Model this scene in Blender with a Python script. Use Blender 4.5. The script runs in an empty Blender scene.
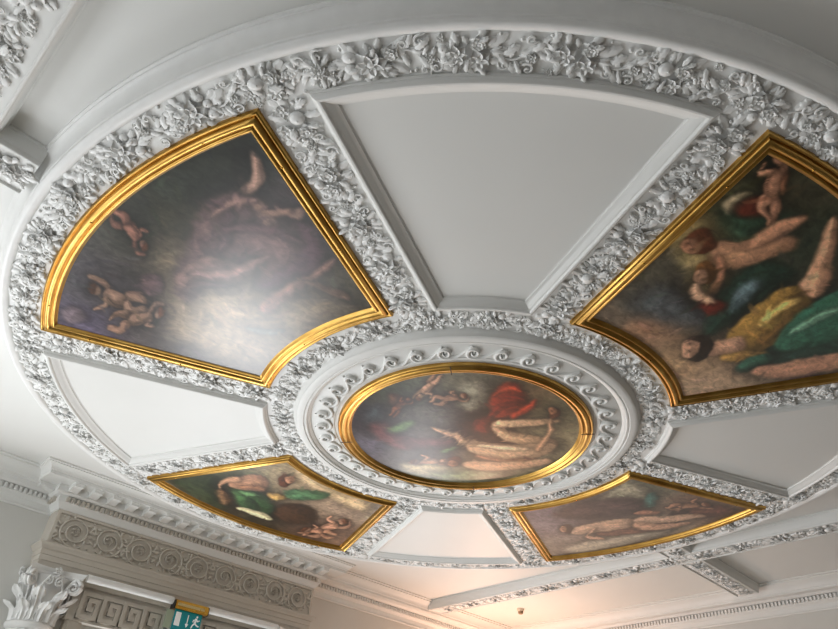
import bpy, math, random
import numpy as np
from mathutils import Matrix, Vector
PI = math.pi
sc = bpy.context.scene
COL = sc.collection
rng = random.Random(7)

# ------------------------------------------------------------------ materials
def lin(c):
    c = np.asarray(c, float) / 255.0
    return np.where(c <= .04045, c / 12.92, ((c + .055) / 1.055) ** 2.4)

def new_mat(name):
    m = bpy.data.materials.new(name); m.use_nodes = True
    nt = m.node_tree
    return m, nt, nt.nodes['Principled BSDF']

def plaster(name, rgb, rough=.55, var=.05, bump=.08, scale=9.0):
    m, nt, b = new_mat(name)
    tc = nt.nodes.new('ShaderNodeTexCoord')
    n = nt.nodes.new('ShaderNodeTexNoise'); n.inputs['Scale'].default_value = scale; n.inputs['Detail'].default_value = 6
    r = nt.nodes.new('ShaderNodeValToRGB')
    c = lin(rgb)
    r.color_ramp.elements[0].position = .3; r.color_ramp.elements[1].position = .7
    r.color_ramp.elements[0].color = (*(c * (1 - var)), 1); r.color_ramp.elements[1].color = (*np.minimum(c * (1 + var), 1), 1)
    nt.links.new(tc.outputs['Object'], n.inputs['Vector']); nt.links.new(n.outputs['Fac'], r.inputs['Fac'])
    nt.links.new(r.outputs['Color'], b.inputs['Base Color'])
    n2 = nt.nodes.new('ShaderNodeTexNoise'); n2.inputs['Scale'].default_value = scale * 9; n2.inputs['Detail'].default_value = 3
    bp = nt.nodes.new('ShaderNodeBump'); bp.inputs['Strength'].default_value = bump; bp.inputs['Distance'].default_value = .004
    nt.links.new(tc.outputs['Object'], n2.inputs['Vector']); nt.links.new(n2.outputs['Fac'], bp.inputs['Height'])
    nt.links.new(bp.outputs['Normal'], b.inputs['Normal'])
    b.inputs['Roughness'].default_value = rough
    return m

def gold_mat(name, rgb, rough):
    m, nt, b = new_mat(name)
    tc = nt.nodes.new('ShaderNodeTexCoord')
    n = nt.nodes.new('ShaderNodeTexNoise'); n.inputs['Scale'].default_value = 7; n.inputs['Detail'].default_value = 5; n.inputs['Roughness'].default_value = .55
    r = nt.nodes.new('ShaderNodeValToRGB'); c = lin(rgb)
    r.color_ramp.elements[0].position = .28; r.color_ramp.elements[1].position = .62
    r.color_ramp.elements[0].color = (*(c * np.array([.74, .66, .55])), 1); r.color_ramp.elements[1].color = (*c, 1)
    nt.links.new(tc.outputs['Object'], n.inputs['Vector']); nt.links.new(n.outputs['Fac'], r.inputs['Fac'])
    nt.links.new(r.outputs['Color'], b.inputs['Base Color'])
    b.inputs['Metallic'].default_value = 1; b.inputs['Roughness'].default_value = rough
    bp = nt.nodes.new('ShaderNodeBump'); bp.inputs['Strength'].default_value = .08; bp.inputs['Distance'].default_value = .004
    nt.links.new(n.outputs['Fac'], bp.inputs['Height']); nt.links.new(bp.outputs['Normal'], b.inputs['Normal'])
    return m

def plain(name, rgb, rough=.5, metal=0, emit=None, strength=0):
    m, nt, b = new_mat(name)
    b.inputs['Base Color'].default_value = (*lin(rgb), 1); b.inputs['Roughness'].default_value = rough; b.inputs['Metallic'].default_value = metal
    if emit:
        b.inputs['Emission Color'].default_value = (*lin(emit), 1); b.inputs['Emission Strength'].default_value = strength
    return m

def canvas_mat():
    m, nt, b = new_mat('oil_paint')
    a = nt.nodes.new('ShaderNodeVertexColor'); a.layer_name = 'pigment'
    tc = nt.nodes.new('ShaderNodeTexCoord')
    mp = nt.nodes.new('ShaderNodeMapping'); mp.inputs['Scale'].default_value = (1, 1.6, 1); mp.inputs['Rotation'].default_value = (0, 0, .6)
    n = nt.nodes.new('ShaderNodeTexNoise'); n.inputs['Scale'].default_value = 16; n.inputs['Detail'].default_value = 9; n.inputs['Roughness'].default_value = .62; n.inputs['Distortion'].default_value = .8
    r = nt.nodes.new('ShaderNodeValToRGB')
    r.color_ramp.elements[0].position = .3; r.color_ramp.elements[1].position = .7
    r.color_ramp.elements[0].color = (.58, .57, .56, 1); r.color_ramp.elements[1].color = (1.34, 1.31, 1.26, 1)
    mx = nt.nodes.new('ShaderNodeMixRGB'); mx.blend_type = 'MULTIPLY'; mx.inputs['Fac'].default_value = 1
    nt.links.new(tc.outputs['Object'], mp.inputs['Vector']); nt.links.new(mp.outputs['Vector'], n.inputs['Vector']); nt.links.new(n.outputs['Fac'], r.inputs['Fac'])
    nt.links.new(a.outputs['Color'], mx.inputs['Color1']); nt.links.new(r.outputs['Color'], mx.inputs['Color2'])
    nt.links.new(mx.outputs['Color'], b.inputs['Base Color'])
    bp = nt.nodes.new('ShaderNodeBump'); bp.inputs['Strength'].default_value = .12; bp.inputs['Distance'].default_value = .003
    nt.links.new(n.outputs['Fac'], bp.inputs['Height']); nt.links.new(bp.outputs['Normal'], b.inputs['Normal'])
    b.inputs['Roughness'].default_value = .30; b.inputs['Specular IOR Level'].default_value = .5
    return m

def floor_mat():
    m, nt, b = new_mat('oak_floor')
    tc = nt.nodes.new('ShaderNodeTexCoord')
    w = nt.nodes.new('ShaderNodeTexBrick'); w.inputs['Scale'].default_value = 1.4
    w.inputs['Color1'].default_value = (*lin((136, 131, 120)), 1); w.inputs['Color2'].default_value = (*lin((122, 118, 108)), 1); w.inputs['Mortar'].default_value = (*lin((90, 74, 58)), 1)
    w.inputs['Mortar Size'].default_value = .006
    nt.links.new(tc.outputs['Object'], w.inputs['Vector']); nt.links.new(w.outputs['Color'], b.inputs['Base Color'])
    b.inputs['Roughness'].default_value = .4
    return m

M_CEIL = plaster('ceiling_paint', (226, 226, 222), .5, .012, .03, 2.0)
M_ORN = plaster('ornament_plaster', (234, 234, 231), .42, .03, .1, 12)
M_WALL = plaster('wall_paint', (203, 202, 196), .6, .02, .04, 2.0)
M_BACK = plaster('dark_wall_paint', (76, 72, 66), .6, .02, .04, 2.0)  # dark tone chosen so the unseen back wall bounces less light onto the mouldings
M_BACKLIT = plaster('backlit_doorway_paint', (196, 189, 177), .5, .04, .08, 6)  # darker beige puts the backlit doorway's shade into the paint colour
M_GOLD = gold_mat('gilding', (204, 163, 88), .34)
M_BRASS = gold_mat('polished_brass', (205, 160, 70), .25)
M_PAINT = canvas_mat()
M_FLOOR = floor_mat()
M_BLACK = plain('black_plastic', (22, 20, 18), .4)
M_WHITE = plain('white_plastic', (238, 240, 238), .4, 0, (238, 240, 238), .25)
M_SIGN = plain('green_sign_acrylic', (16, 132, 138), .25, 0, (16, 140, 146), .22)
M_EDGE = plain('pale_glass_edge', (172, 184, 160), .2)
M_DAY = plain('daylit_glass', (235, 240, 245), .15, 0, (232, 240, 250), 4.0)

# ------------------------------------------------------------------ mesh helpers
class MB:
    def __init__(s): s.v = []; s.f = []; s.n = 0
    def add(s, V, F):
        V = np.asarray(V, float).reshape(-1, 3); s.v.append(V); b = s.n
        s.f.extend([tuple(int(i) + b for i in f) for f in F]); s.n += len(V)
    def grid(s, P, cu=False, cv=False):
        P = np.asarray(P, float); a, b = P.shape[:2]; F = []
        for i in range(a if cu else a - 1):
            for j in range(b if cv else b - 1):
                i2 = (i + 1) % a; j2 = (j + 1) % b
                F.append((i * b + j, i2 * b + j, i2 * b + j2, i * b + j2))
        s.add(P.reshape(-1, 3), F)
    def box(s, a, b):
        (x0, y0, z0), (x1, y1, z1) = a, b
        V = [(x0, y0, z0), (x1, y0, z0), (x1, y1, z0), (x0, y1, z0), (x0, y0, z1), (x1, y0, z1), (x1, y1, z1), (x0, y1, z1)]
        s.add(V, [(3, 2, 1, 0), (4, 5, 6, 7), (0, 1, 5, 4), (1, 2, 6, 5), (2, 3, 7, 6), (3, 0, 4, 7)])
    def tube(s, pts, rad, n=6):
        pts = np.asarray(pts, float); k = len(pts); rad = np.broadcast_to(np.asarray(rad, float), (k,))
        T = np.gradient(pts, axis=0); T /= np.linalg.norm(T, axis=1)[:, None] + 1e-9
        up = np.array([0, 0, 1.]); rings = []
        for i in range(k):
            a = np.cross(T[i], up)
            if np.linalg.norm(a) < 1e-3: a = np.cross(T[i], [1, 0, 0])
            a /= np.linalg.norm(a); c = np.cross(a, T[i])
            ph = np.linspace(0, 2 * PI, n, endpoint=False)
            rings.append(pts[i] + rad[i] * (np.cos(ph)[:, None] * a + np.sin(ph)[:, None] * c))
        s.grid(np.array(rings), cv=True)
        b = s.n - k * n
        s.f.append(tuple(b + j for j in range(n))[::-1]); s.f.append(tuple(b + (k - 1) * n + j for j in range(n)))
    def ball(s, c, r, sx=1, sy=1, sz=1, nu=8, nv=5, full=False):
        th = np.linspace(0, PI if full else PI * .62, nv); ph = np.linspace(0, 2 * PI, nu, endpoint=False)
        P = np.stack([np.sin(th)[:, None] * np.cos(ph) * sx, np.sin(th)[:, None] * np.sin(ph) * sy, np.cos(th)[:, None] * np.ones(nu) * sz], -1) * r + np.asarray(c)
        s.grid(P, cv=True)
    def join(s, o, Mx):
        for V in [np.concatenate(o.v)]:
            V4 = V @ np.array(Mx.to_3x3()).T + np.array(Mx.translation); s.add(V4, o.f)
    def mesh(s, name, mat, smooth=40):
        me = bpy.data.meshes.new(name); me.from_pydata(np.concatenate(s.v).tolist(), [], s.f); me.materials.append(mat)
        me.validate(); 
        if smooth is not None:
            me.shade_smooth()
            if smooth < 180: me.set_sharp_from_angle(angle=math.radians(smooth))
        me.update(); return me

def link(name, me, parent=None, mw=None):
    o = bpy.data.objects.new(name, me); COL.objects.link(o)
    if parent is not None: o.parent = parent
    if mw is not None:
        o.matrix_local = (parent.matrix_world.inverted() @ mw) if parent is not None else mw
    return o

def thing(name, label, cat, loc, group=None):
    o = bpy.data.objects.new(name, None); COL.objects.link(o); o.location = loc; o.empty_display_size = .2
    o.matrix_world = Matrix.Translation(loc)
    o['label'] = label; o['category'] = cat
    if group: o['group'] = group
    return o

def part(name, mb, mat, parent, smooth=40, label=None):
    """mesh data given in world coordinates, parented to a thing"""
    me = mb.mesh(name, mat, smooth)
    o = bpy.data.objects.new(name, me); COL.objects.link(o)
    root = parent
    off = Vector((0, 0, 0))
    while root is not None: off += root.location; root = root.parent
    me.transform(Matrix.Translation(-off)); o.parent = parent
    if label: o['label'] = label
    return o

def struct(name, mb, mat, label=None, smooth=40, group=None):
    o = link(name, mb.mesh(name, mat, smooth)); o['kind'] = 'structure'
    if label: o['label'] = label
    if group: o['group'] = group
    return o

TRIM = [0]
def trim(mb, mat, label, smooth=40, group=None):
    TRIM[0] += 1
    return struct('trim_%d' % TRIM[0], mb, mat, label, smooth, group)

def chaikin(P, k=2):
    P = np.asarray(P, float)
    for _ in range(k):
        Q = np.roll(P, -1, 0); P = np.stack([.75 * P + .25 * Q, .25 * P + .75 * Q], 1).reshape(-1, 2)
    return P

def lathe(mb, prof, n=256, c=(0, 0)):
    th = np.linspace(0, 2 * PI, n, endpoint=False); pr = np.asarray(prof, float)
    P = np.stack([c[0] + np.cos(th)[:, None] * pr[:, 0], c[1] + np.sin(th)[:, None] * pr[:, 0], np.ones(n)[:, None] * pr[:, 1]], -1)
    mb.grid(P, cu=True)

def sweep(mb, path, prof, closed=False):
    """path: 2D points, profile (offset to the path's right-hand side, z), mitred corners"""
    p = np.asarray(path, float); n = len(p); rows = []
    for i in range(n):
        d0 = p[i] - p[i - 1] if (i > 0 or closed) else p[1] - p[0]
        d1 = p[(i + 1) % n] - p[i] if (i < n - 1 or closed) else p[i] - p[i - 1]
        d0 = d0 / np.linalg.norm(d0); d1 = d1 / np.linalg.norm(d1)
        n0 = np.array([d0[1], -d0[0]]); n1 = np.array([d1[1], -d1[0]])
        m = (n0 + n1) / (1 + n0 @ n1)
        rows.append([(p[i][0] + m[0] * o, p[i][1] + m[1] * o, z) for o, z in prof])
    mb.grid(np.array(rows), cu=closed)
PIGMENT = {
 'P1': ([
  ((-2848, -712), (66, 70, 60)), ((-2970, -199), (68, 70, 62)), ((-2794, 593), (82, 76, 82)), ((-2750, 972), (105, 95, 120)), ((-1991, -124), (118, 102, 84)), ((-2265, -15), (115, 100, 80)), ((-1601, -207), (108, 98, 88)), ((-1711, -650), (112, 106, 88)), ((-2739, -1045), (60, 66, 62)), ((-2359, -886), (80, 70, 75)), ((-2261, 558), (92, 80, 74)), ((-2711, -388), (95, 92, 72)), ((-1649, 519), (96, 88, 82))], [
  ((132, 114, 90), 0.1, [(-2703, 46), (-2636, -259), (-2390, -310), (-2234, -368), (-1957, -368), (-1747, -474), (-1602, -573), (-1576, -80), (-1583, 441), (-1794, 599), (-2042, 628), (-2207, 655), (-2452, 337)]),
  ((50, 55, 48), 0.1, [(-2981, -428), (-2927, -755), (-2801, -936), (-2687, -847), (-2716, -631), (-2799, -392)]),
  ((112, 84, 84), 0.03, [(-2696, -507), (-2692, -682), (-2585, -824), (-2446, -837), (-2338, -859), (-2160, -798), (-2028, -721), (-2011, -436), (-2072, -236), (-2180, -242), (-2245, -475), (-2372, -331), (-2482, -206), (-2420, 163), (-2526, 89), (-2598, -246)]),
  ((85, 60, 70), 0.03, [(-2426, -810), (-2205, -854), (-2010, -742), (-1997, -419), (-2110, -192), (-2149, -342), (-2118, -619), (-2274, -776)]),
  ((128, 98, 92), 0.03, [(-2504, 128), (-2540, -199), (-2368, -276), (-2281, -434), (-2224, -256), (-2351, -47), (-2308, 241), (-2392, 268)]),
  ((196, 155, 135), 0.012, [(-2651, -751), (-2646, -871), (-2736, -1008), (-2724, -1042), (-2616, -970), (-2589, -912), (-2602, -828), (-2591, -747)]),
  ((160, 125, 112), 0.012, [(-2389, -802), (-2379, -912), (-2323, -901), (-2306, -818)]),
  ((134, 100, 90), 0.02, [(-2009, 3), (-2046, -199), (-1997, -419), (-2017, -791), (-1945, -727), (-1936, -522), (-1941, -252), (-1935, -46)]),
  ((105, 80, 66), 0.012, [(-2037, -470), (-1871, -532), (-1749, -607), (-1671, -562), (-1762, -491), (-1960, -462)]),
  ((92, 70, 72), 0.02, [(-2660, 242), (-2565, 133), (-2466, 283), (-2532, 429)]),
  ((84, 90, 84), 0.012, [(-1984, 199), (-1887, 125), (-1764, -18), (-1758, 93), (-1878, 192)]),
  ((86, 62, 66), 0.015, [(-2656, -626), (-2551, -645), (-2437, -429), (-2436, -258), (-2543, -473)]),
  ((150, 116, 106), 0.015, [(-2582, -756), (-2489, -813), (-2364, -727), (-2335, -600), (-2453, -678)]),
  ((78, 60, 58), 0.012, [(-2412, 291), (-2389, -3), (-2225, -159), (-2342, 74)]),
  ((110, 96, 104), 0.02, [(-2855, 944), (-2793, 800), (-2666, 875), (-2717, 1049)]),
  ((129, 87, 73), 0.008, [(-2850, -1), (-2790, 102), (-2728, 76), (-2736, 47), (-2784, 58), (-2828, -30)]),
  ((122, 83, 70), 0.008, [(-2931, -113), (-2981, -66), (-3017, -125), (-3031, -107), (-2982, -4), (-2904, -36)]),
  ((150, 102, 86), 0.008, [(-2806, -63), (-2846, -111), (-2887, -143), (-2930, -142), (-2929, -66), (-2895, -39), (-2863, -15), (-2819, 7)]),
  ((142, 96, 81), 0.008, [(-2909, -149), (-2968, -193), (-3007, -154), (-3022, -190), (-3036, -177), (-3008, -112), (-2964, -127), (-2927, -80)]),
  ((156, 106, 89), 0.008, [(-2810, -72), (-2836, -109), (-2789, -118), (-2794, -142), (-2859, -139), (-2837, -54)]),
  ((147, 99, 84), 0.008, [(-2803, -25), (-2792, -48), (-2772, -47), (-2754, -23), (-2748, 11), (-2759, 34), (-2780, 33), (-2798, 8)]),
  ((84, 48, 30), 0.006, [(-2773, -40), (-2758, -33), (-2746, -15), (-2740, 10), (-2742, 33), (-2752, 48), (-2766, 49), (-2780, 38)]),
  ((93, 63, 53), 0.006, [(-2833, -75), (-2869, -110), (-2907, -128), (-2886, -133), (-2849, -112)]),
  ((147, 115, 96), 0.008, [(-2719, 495), (-2807, 436), (-2862, 460), (-2854, 496), (-2803, 495), (-2724, 559)]),
  ((141, 109, 91), 0.008, [(-2599, 563), (-2560, 484), (-2501, 478), (-2508, 433), (-2590, 400), (-2652, 467)]),
  ((172, 134, 112), 0.008, [(-2727, 630), (-2669, 651), (-2616, 648), (-2579, 595), (-2621, 490), (-2663, 493), (-2702, 498), (-2748, 521)]),
  ((163, 127, 106), 0.008, [(-2601, 628), (-2508, 655), (-2491, 540), (-2462, 552), (-2465, 511), (-2521, 483), (-2545, 559), (-2607, 513)]),
  ((178, 139, 116), 0.008, [(-2719, 637), (-2678, 664), (-2708, 761), (-2690, 787), (-2643, 677), (-2704, 581)]),
  ((168, 131, 109), 0.008, [(-2746, 582), (-2745, 625), (-2762, 648), (-2788, 636), (-2807, 596), (-2808, 553), (-2791, 531), (-2766, 543)]),
  ((84, 48, 30), 0.006, [(-2765, 637), (-2780, 644), (-2798, 633), (-2813, 606), (-2821, 573), (-2820, 544), (-2809, 526), (-2793, 525)]),
  ((106, 83, 69), 0.006, [(-2698, 615), (-2650, 621), (-2607, 602), (-2622, 633), (-2666, 648)]),
  ((137, 104, 86), 0.008, [(-2486, 532), (-2484, 400), (-2418, 380), (-2406, 413), (-2452, 441), (-2445, 555)]),
  ((131, 100, 82), 0.008, [(-2490, 716), (-2561, 713), (-2567, 807), (-2593, 791), (-2602, 644), (-2522, 608)]),
  ((160, 122, 100), 0.008, [(-2401, 575), (-2408, 657), (-2428, 724), (-2473, 751), (-2523, 658), (-2506, 605), (-2490, 558), (-2460, 506)]),
  ((152, 115, 95), 0.008, [(-2447, 718), (-2430, 894), (-2510, 890), (-2544, 896), (-2559, 854), (-2527, 827), (-2485, 828), (-2513, 701)]),
  ((166, 126, 104), 0.008, [(-2399, 590), (-2404, 644), (-2353, 618), (-2340, 649), (-2404, 696), (-2439, 584)]),
  ((156, 119, 98), 0.008, [(-2424, 532), (-2397, 551), (-2378, 537), (-2376, 499), (-2394, 460), (-2420, 442), (-2439, 455), (-2441, 492)]),
  ((84, 48, 30), 0.006, [(-2383, 529), (-2374, 512), (-2375, 485), (-2385, 456), (-2403, 433), (-2421, 423), (-2436, 430), (-2442, 451)]),
  ((99, 75, 62), 0.006, [(-2420, 606), (-2433, 671), (-2459, 718), (-2435, 710), (-2411, 660)]),
  ((186, 146, 128), 0.016, [(-2575, -755), (-2591, -895), (-2671, -988), (-2715, -1038), (-2735, -1019), (-2702, -952), (-2652, -874), (-2658, -775)]),
  ((160, 122, 106), 0.016, [(-2530, -717), (-2406, -732), (-2363, -837), (-2396, -867), (-2438, -795), (-2547, -796)]),
  ((90, 64, 68), 0.016, [(-2552, -278), (-2480, -502), (-2364, -633), (-2182, -692), (-2196, -727), (-2391, -685), (-2518, -542), (-2573, -296)]),
  ((140, 106, 98), 0.016, [(-2610, -477), (-2582, -663), (-2516, -768), (-2540, -799), (-2629, -702), (-2640, -493)]),
  ((136, 104, 98), 0.016, [(-2435, 23), (-2295, -177), (-2228, -462), (-2262, -489), (-2349, -235), (-2465, -18)]),
 ]),
 'P2': ([
  ((-580, -1804), (80, 78, 70)), ((221, -1668), (188, 150, 112)), ((-339, -1733), (165, 122, 92)), ((-494, -1626), (120, 105, 88)), ((-900, -2367), (185, 160, 100)), ((189, -2417), (45, 55, 45)), ((-368, -2813), (50, 58, 45)), ((562, -1706), (170, 140, 112)), ((972, -2193), (110, 95, 82)), ((-1081, -2755), (50, 52, 38)), ((-792, -2952), (60, 58, 44)), ((48, -3014), (60, 55, 45)), ((1009, -2764), (90, 75, 62)), ((-899, -2467), (90, 95, 70)), ((-733, -2067), (95, 90, 76))], [
  ((68, 72, 74), 0.09, [(-600, -1847), (-572, -2070), (-172, -2139), (33, -2016), (-245, -1842), (-519, -1738)]),
  ((200, 172, 112), 0.06, [(-940, -2270), (-946, -2414), (-688, -2398), (-457, -2322), (-332, -2155), (-540, -2168), (-718, -2199)]),
  ((48, 72, 54), 0.05, [(-914, -2499), (-758, -2673), (-633, -2766), (-626, -2573), (-588, -2458), (-788, -2443)]),
  ((34, 58, 46), 0.03, [(-363, -2309), (-434, -2522), (-242, -2626), (-116, -2530), (-89, -2303), (52, -2038), (23, -1928), (-208, -2097)]),
  ((84, 104, 108), 0.03, [(-307, -2311), (-299, -2443), (-203, -2431), (-124, -2262), (-92, -2162)]),
  ((180, 160, 125), 0.02, [(-974, -2526), (-941, -2653), (-912, -2594), (-844, -2480)]),
  ((78, 34, 24), 0.02, [(-898, -2564), (-896, -2704), (-727, -2661), (-773, -2560), (-844, -2529)]),
  ((98, 34, 24), 0.02, [(-345, -2074), (-232, -2237), (-145, -2171), (-153, -2057)]),
  ((84, 120, 100), 0.02, [(265, -2361), (220, -2488), (235, -2643), (298, -2543), (351, -2386)]),
  ((42, 78, 62), 0.02, [(472, -1946), (414, -2188), (531, -2203), (604, -1987)]),
  ((34, 44, 36), 0.03, [(459, -2200), (631, -2599), (806, -2764), (876, -2524), (699, -2230)]),
  ((120, 80, 60), 0.03, [(-272, -2921), (-108, -3055), (337, -2987), (131, -2874)]),
  ((60, 80, 66), 0.04, [(-735, -3099), (-372, -3246), (-45, -3126), (-282, -3013)]),
  ((62, 40, 28), 0.012, [(-1167, -2800), (-1158, -2849), (-1077, -2861), (-1059, -2801)]),
  ((150, 98, 70), 0.012, [(-1003, -2801), (-988, -2839), (-851, -2799), (-798, -2746)]),
  ((24, 40, 32), 0.015, [(-89, -2303), (-185, -2451), (-154, -2517), (-78, -2382)]),
  ((24, 36, 30), 0.02, [(215, -2517), (241, -2615), (406, -2668), (394, -2511)]),
  ((158, 111, 86), 0.008, [(-925, -2803), (-996, -2853), (-1066, -2883), (-1084, -2870), (-1030, -2833), (-968, -2783)]),
  ((150, 106, 82), 0.008, [(-860, -2705), (-765, -2670), (-681, -2629), (-652, -2644), (-719, -2703), (-811, -2750)]),
  ((184, 130, 100), 0.008, [(-1029, -2779), (-987, -2736), (-930, -2699), (-850, -2681), (-810, -2728), (-859, -2758), (-904, -2785), (-970, -2813)]),
  ((174, 123, 95), 0.008, [(-903, -2698), (-836, -2610), (-698, -2629), (-688, -2603), (-653, -2607), (-692, -2661), (-802, -2653), (-810, -2709)]),
  ((191, 135, 104), 0.008, [(-1025, -2778), (-1039, -2712), (-1061, -2761), (-1084, -2756), (-1023, -2684), (-971, -2766)]),
  ((180, 127, 98), 0.008, [(-1013, -2801), (-1043, -2792), (-1077, -2800), (-1093, -2819), (-1084, -2839), (-1054, -2847), (-1021, -2840), (-1004, -2821)]),
  ((70, 36, 24), 0.006, [(-1072, -2803), (-1092, -2812), (-1101, -2826), (-1097, -2841), (-1082, -2853), (-1059, -2857), (-1036, -2853), (-1018, -2843)]),
  ((114, 80, 62), 0.006, [(-989, -2762), (-944, -2727), (-886, -2700), (-926, -2706), (-981, -2734)]),
  ((176, 128, 96), 0.016, [(-628, -2283), (-439, -2343), (-389, -2522), (-402, -2692), (-510, -2712), (-605, -2572), (-670, -2440), (-742, -2365)]),
  ((186, 132, 100), 0.016, [(-523, -2490), (-563, -2638), (-568, -2783), (-626, -2791), (-674, -2648), (-638, -2495)]),
  ((170, 118, 88), 0.016, [(-597, -2296), (-452, -2277), (-369, -2187), (-323, -2193), (-403, -2315), (-590, -2362)]),
  ((96, 52, 32), 0.008, [(-761, -2244), (-837, -2270), (-881, -2319), (-873, -2366), (-819, -2392), (-741, -2385), (-676, -2346), (-654, -2294), (-688, -2253)]),
  ((170, 118, 88), 0.008, [(-771, -2228), (-833, -2251), (-862, -2289), (-842, -2322), (-784, -2330), (-722, -2309), (-691, -2270), (-712, -2236)]),
  ((102, 70, 52), 0.005, [(-741, -2277), (-749, -2265), (-769, -2264), (-765, -2274)]),
  ((102, 70, 52), 0.005, [(-811, -2289), (-815, -2276), (-827, -2281), (-824, -2290)]),
  ((108, 70, 36), 0.008, [(-469, -2170), (-534, -2176), (-588, -2207), (-609, -2247), (-586, -2279), (-531, -2288), (-467, -2270), (-426, -2232), (-426, -2192)]),
  ((188, 140, 108), 0.008, [(-467, -2155), (-520, -2160), (-560, -2186), (-564, -2217), (-530, -2236), (-478, -2231), (-437, -2205), (-432, -2173)]),
  ((112, 84, 64), 0.005, [(-473, -2201), (-472, -2190), (-485, -2185), (-488, -2193)]),
  ((112, 84, 64), 0.005, [(-526, -2196), (-522, -2185), (-532, -2186), (-535, -2195)]),
  ((192, 148, 118), 0.016, [(-479, -2129), (-352, -2091), (-238, -2147), (-291, -2186), (-392, -2152), (-469, -2173)]),
  ((36, 62, 50), 0.016, [(513, -2068), (719, -2321), (835, -2570), (1021, -2780), (293, -2934), (205, -2700), (239, -2419), (356, -2108)]),
  ((166, 126, 58), 0.016, [(334, -1986), (419, -2153), (382, -2362), (302, -2570), (-111, -2603), (-104, -2404), (8, -2208), (100, -2036)]),
  ((206, 166, 90), 0.016, [(183, -2232), (114, -2378), (69, -2524), (4, -2529), (20, -2383), (126, -2232)]),
  ((110, 80, 36), 0.016, [(344, -2195), (257, -2377), (194, -2532), (146, -2535), (179, -2381), (293, -2197)]),
  ((44, 90, 70), 0.016, [(513, -2249), (570, -2449), (588, -2639), (635, -2886), (54, -2944), (68, -2697), (157, -2486), (341, -2266)]),
  ((96, 136, 112), 0.016, [(358, -2363), (325, -2546), (295, -2708), (236, -2714), (225, -2556), (307, -2367)]),
  ((188, 138, 106), 0.016, [(112, -2574), (-19, -2725), (-280, -2841), (-454, -2923), (-516, -2893), (-379, -2789), (-185, -2670), (-87, -2550)]),
  ((194, 146, 116), 0.016, [(236, -1867), (294, -1985), (357, -2099), (169, -2158), (138, -2038), (101, -1916)]),
  ((44, 32, 24), 0.008, [(104, -1792), (10, -1846), (-28, -1911), (4, -1959), (93, -1969), (199, -1936), (274, -1872), (280, -1809), (211, -1777)]),
  ((194, 146, 116), 0.008, [(82, -1779), (6, -1824), (-15, -1874), (28, -1902), (112, -1892), (190, -1848), (215, -1796), (169, -1767)]),
  ((116, 87, 69), 0.005, [(148, -1821), (131, -1811), (103, -1817), (112, -1825)]),
  ((116, 87, 69), 0.005, [(54, -1856), (44, -1844), (29, -1853), (37, -1862)]),
  ((150, 114, 58), 0.016, [(349, -1922), (463, -2048), (513, -2181), (427, -2211), (325, -2100), (265, -1956)]),
  ((42, 80, 64), 0.016, [(539, -1958), (585, -2101), (576, -2190), (486, -2215), (426, -2141), (446, -1982)]),
  ((172, 124, 98), 0.016, [(659, -1999), (810, -2196), (900, -2408), (1028, -2654), (820, -2702), (679, -2465), (634, -2247), (556, -2035)]),
 ]),
 'P3': ([
  ((-1005, 2700), (58, 60, 44)), ((-460, 2584), (72, 60, 44)), ((-184, 1670), (190, 164, 130)), ((456, 1783), (180, 152, 128)), ((989, 2633), (120, 92, 74)), ((-569, 1541), (160, 140, 105)), ((571, 1636), (160, 142, 122)), ((15, 3011), (48, 42, 30)), ((-835, 2272), (92, 92, 62)), ((675, 2735), (90, 66, 52))], [
  ((198, 170, 130), 0.06, [(-588, 1516), (-346, 1559), (97, 1646), (519, 1580), (640, 1801), (470, 1891), (116, 1852), (-215, 1817)]),
  ((48, 58, 38), 0.05, [(-1043, 2692), (-853, 2243), (-621, 2553), (-235, 2925), (-572, 2970), (-912, 2805)]),
  ((110, 80, 55), 0.03, [(-679, 2626), (-643, 2466), (-373, 2716), (-365, 2896)]),
  ((58, 92, 52), 0.03, [(-605, 2418), (-491, 2274), (-163, 2326), (98, 2629), (-24, 2786), (-308, 2759)]),
  ((190, 150, 85), 0.02, [(-310, 2276), (-237, 2125), (-89, 2173), (-120, 2333)]),
  ((68, 102, 68), 0.02, [(-259, 2095), (-89, 1881), (116, 1736), (145, 1934), (-23, 2209)]),
  ((58, 38, 24), 0.03, [(-50, 2429), (59, 2166), (317, 2216), (502, 2521), (338, 2735), (149, 2699)]),
  ((212, 198, 152), 0.015, [(-305, 2819), (-225, 2716), (32, 2647), (181, 2797), (-64, 2839)]),
  ((36, 56, 34), 0.012, [(-402, 2509), (-280, 2475), (-57, 2630), (-137, 2734)]),
  ((86, 124, 76), 0.012, [(-525, 2432), (-457, 2323), (-295, 2374), (-391, 2472)]),
  ((168, 122, 96), 0.008, [(725, 2437), (831, 2330), (695, 2134), (670, 2149), (766, 2298), (667, 2356)]),
  ((160, 116, 91), 0.008, [(643, 2602), (746, 2763), (654, 2829), (689, 2889), (841, 2828), (736, 2579)]),
  ((196, 142, 112), 0.008, [(597, 2279), (567, 2363), (560, 2464), (603, 2588), (713, 2628), (719, 2543), (721, 2464), (707, 2351)]),
  ((186, 134, 106), 0.008, [(577, 2509), (525, 2639), (608, 2798), (619, 2864), (663, 2890), (669, 2805), (624, 2695), (686, 2630)]),
  ((203, 147, 116), 0.008, [(598, 2285), (499, 2304), (489, 2203), (457, 2191), (480, 2353), (631, 2372)]),
  ((192, 139, 109), 0.008, [(647, 2292), (605, 2251), (587, 2198), (604, 2163), (645, 2166), (687, 2206), (705, 2260), (689, 2296)]),
  ((84, 48, 30), 0.006, [(598, 2203), (594, 2168), (608, 2147), (636, 2144), (669, 2161), (698, 2193), (714, 2231), (712, 2263)]),
  ((121, 88, 69), 0.006, [(606, 2347), (591, 2430), (601, 2528), (574, 2467), (569, 2372)]),
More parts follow.
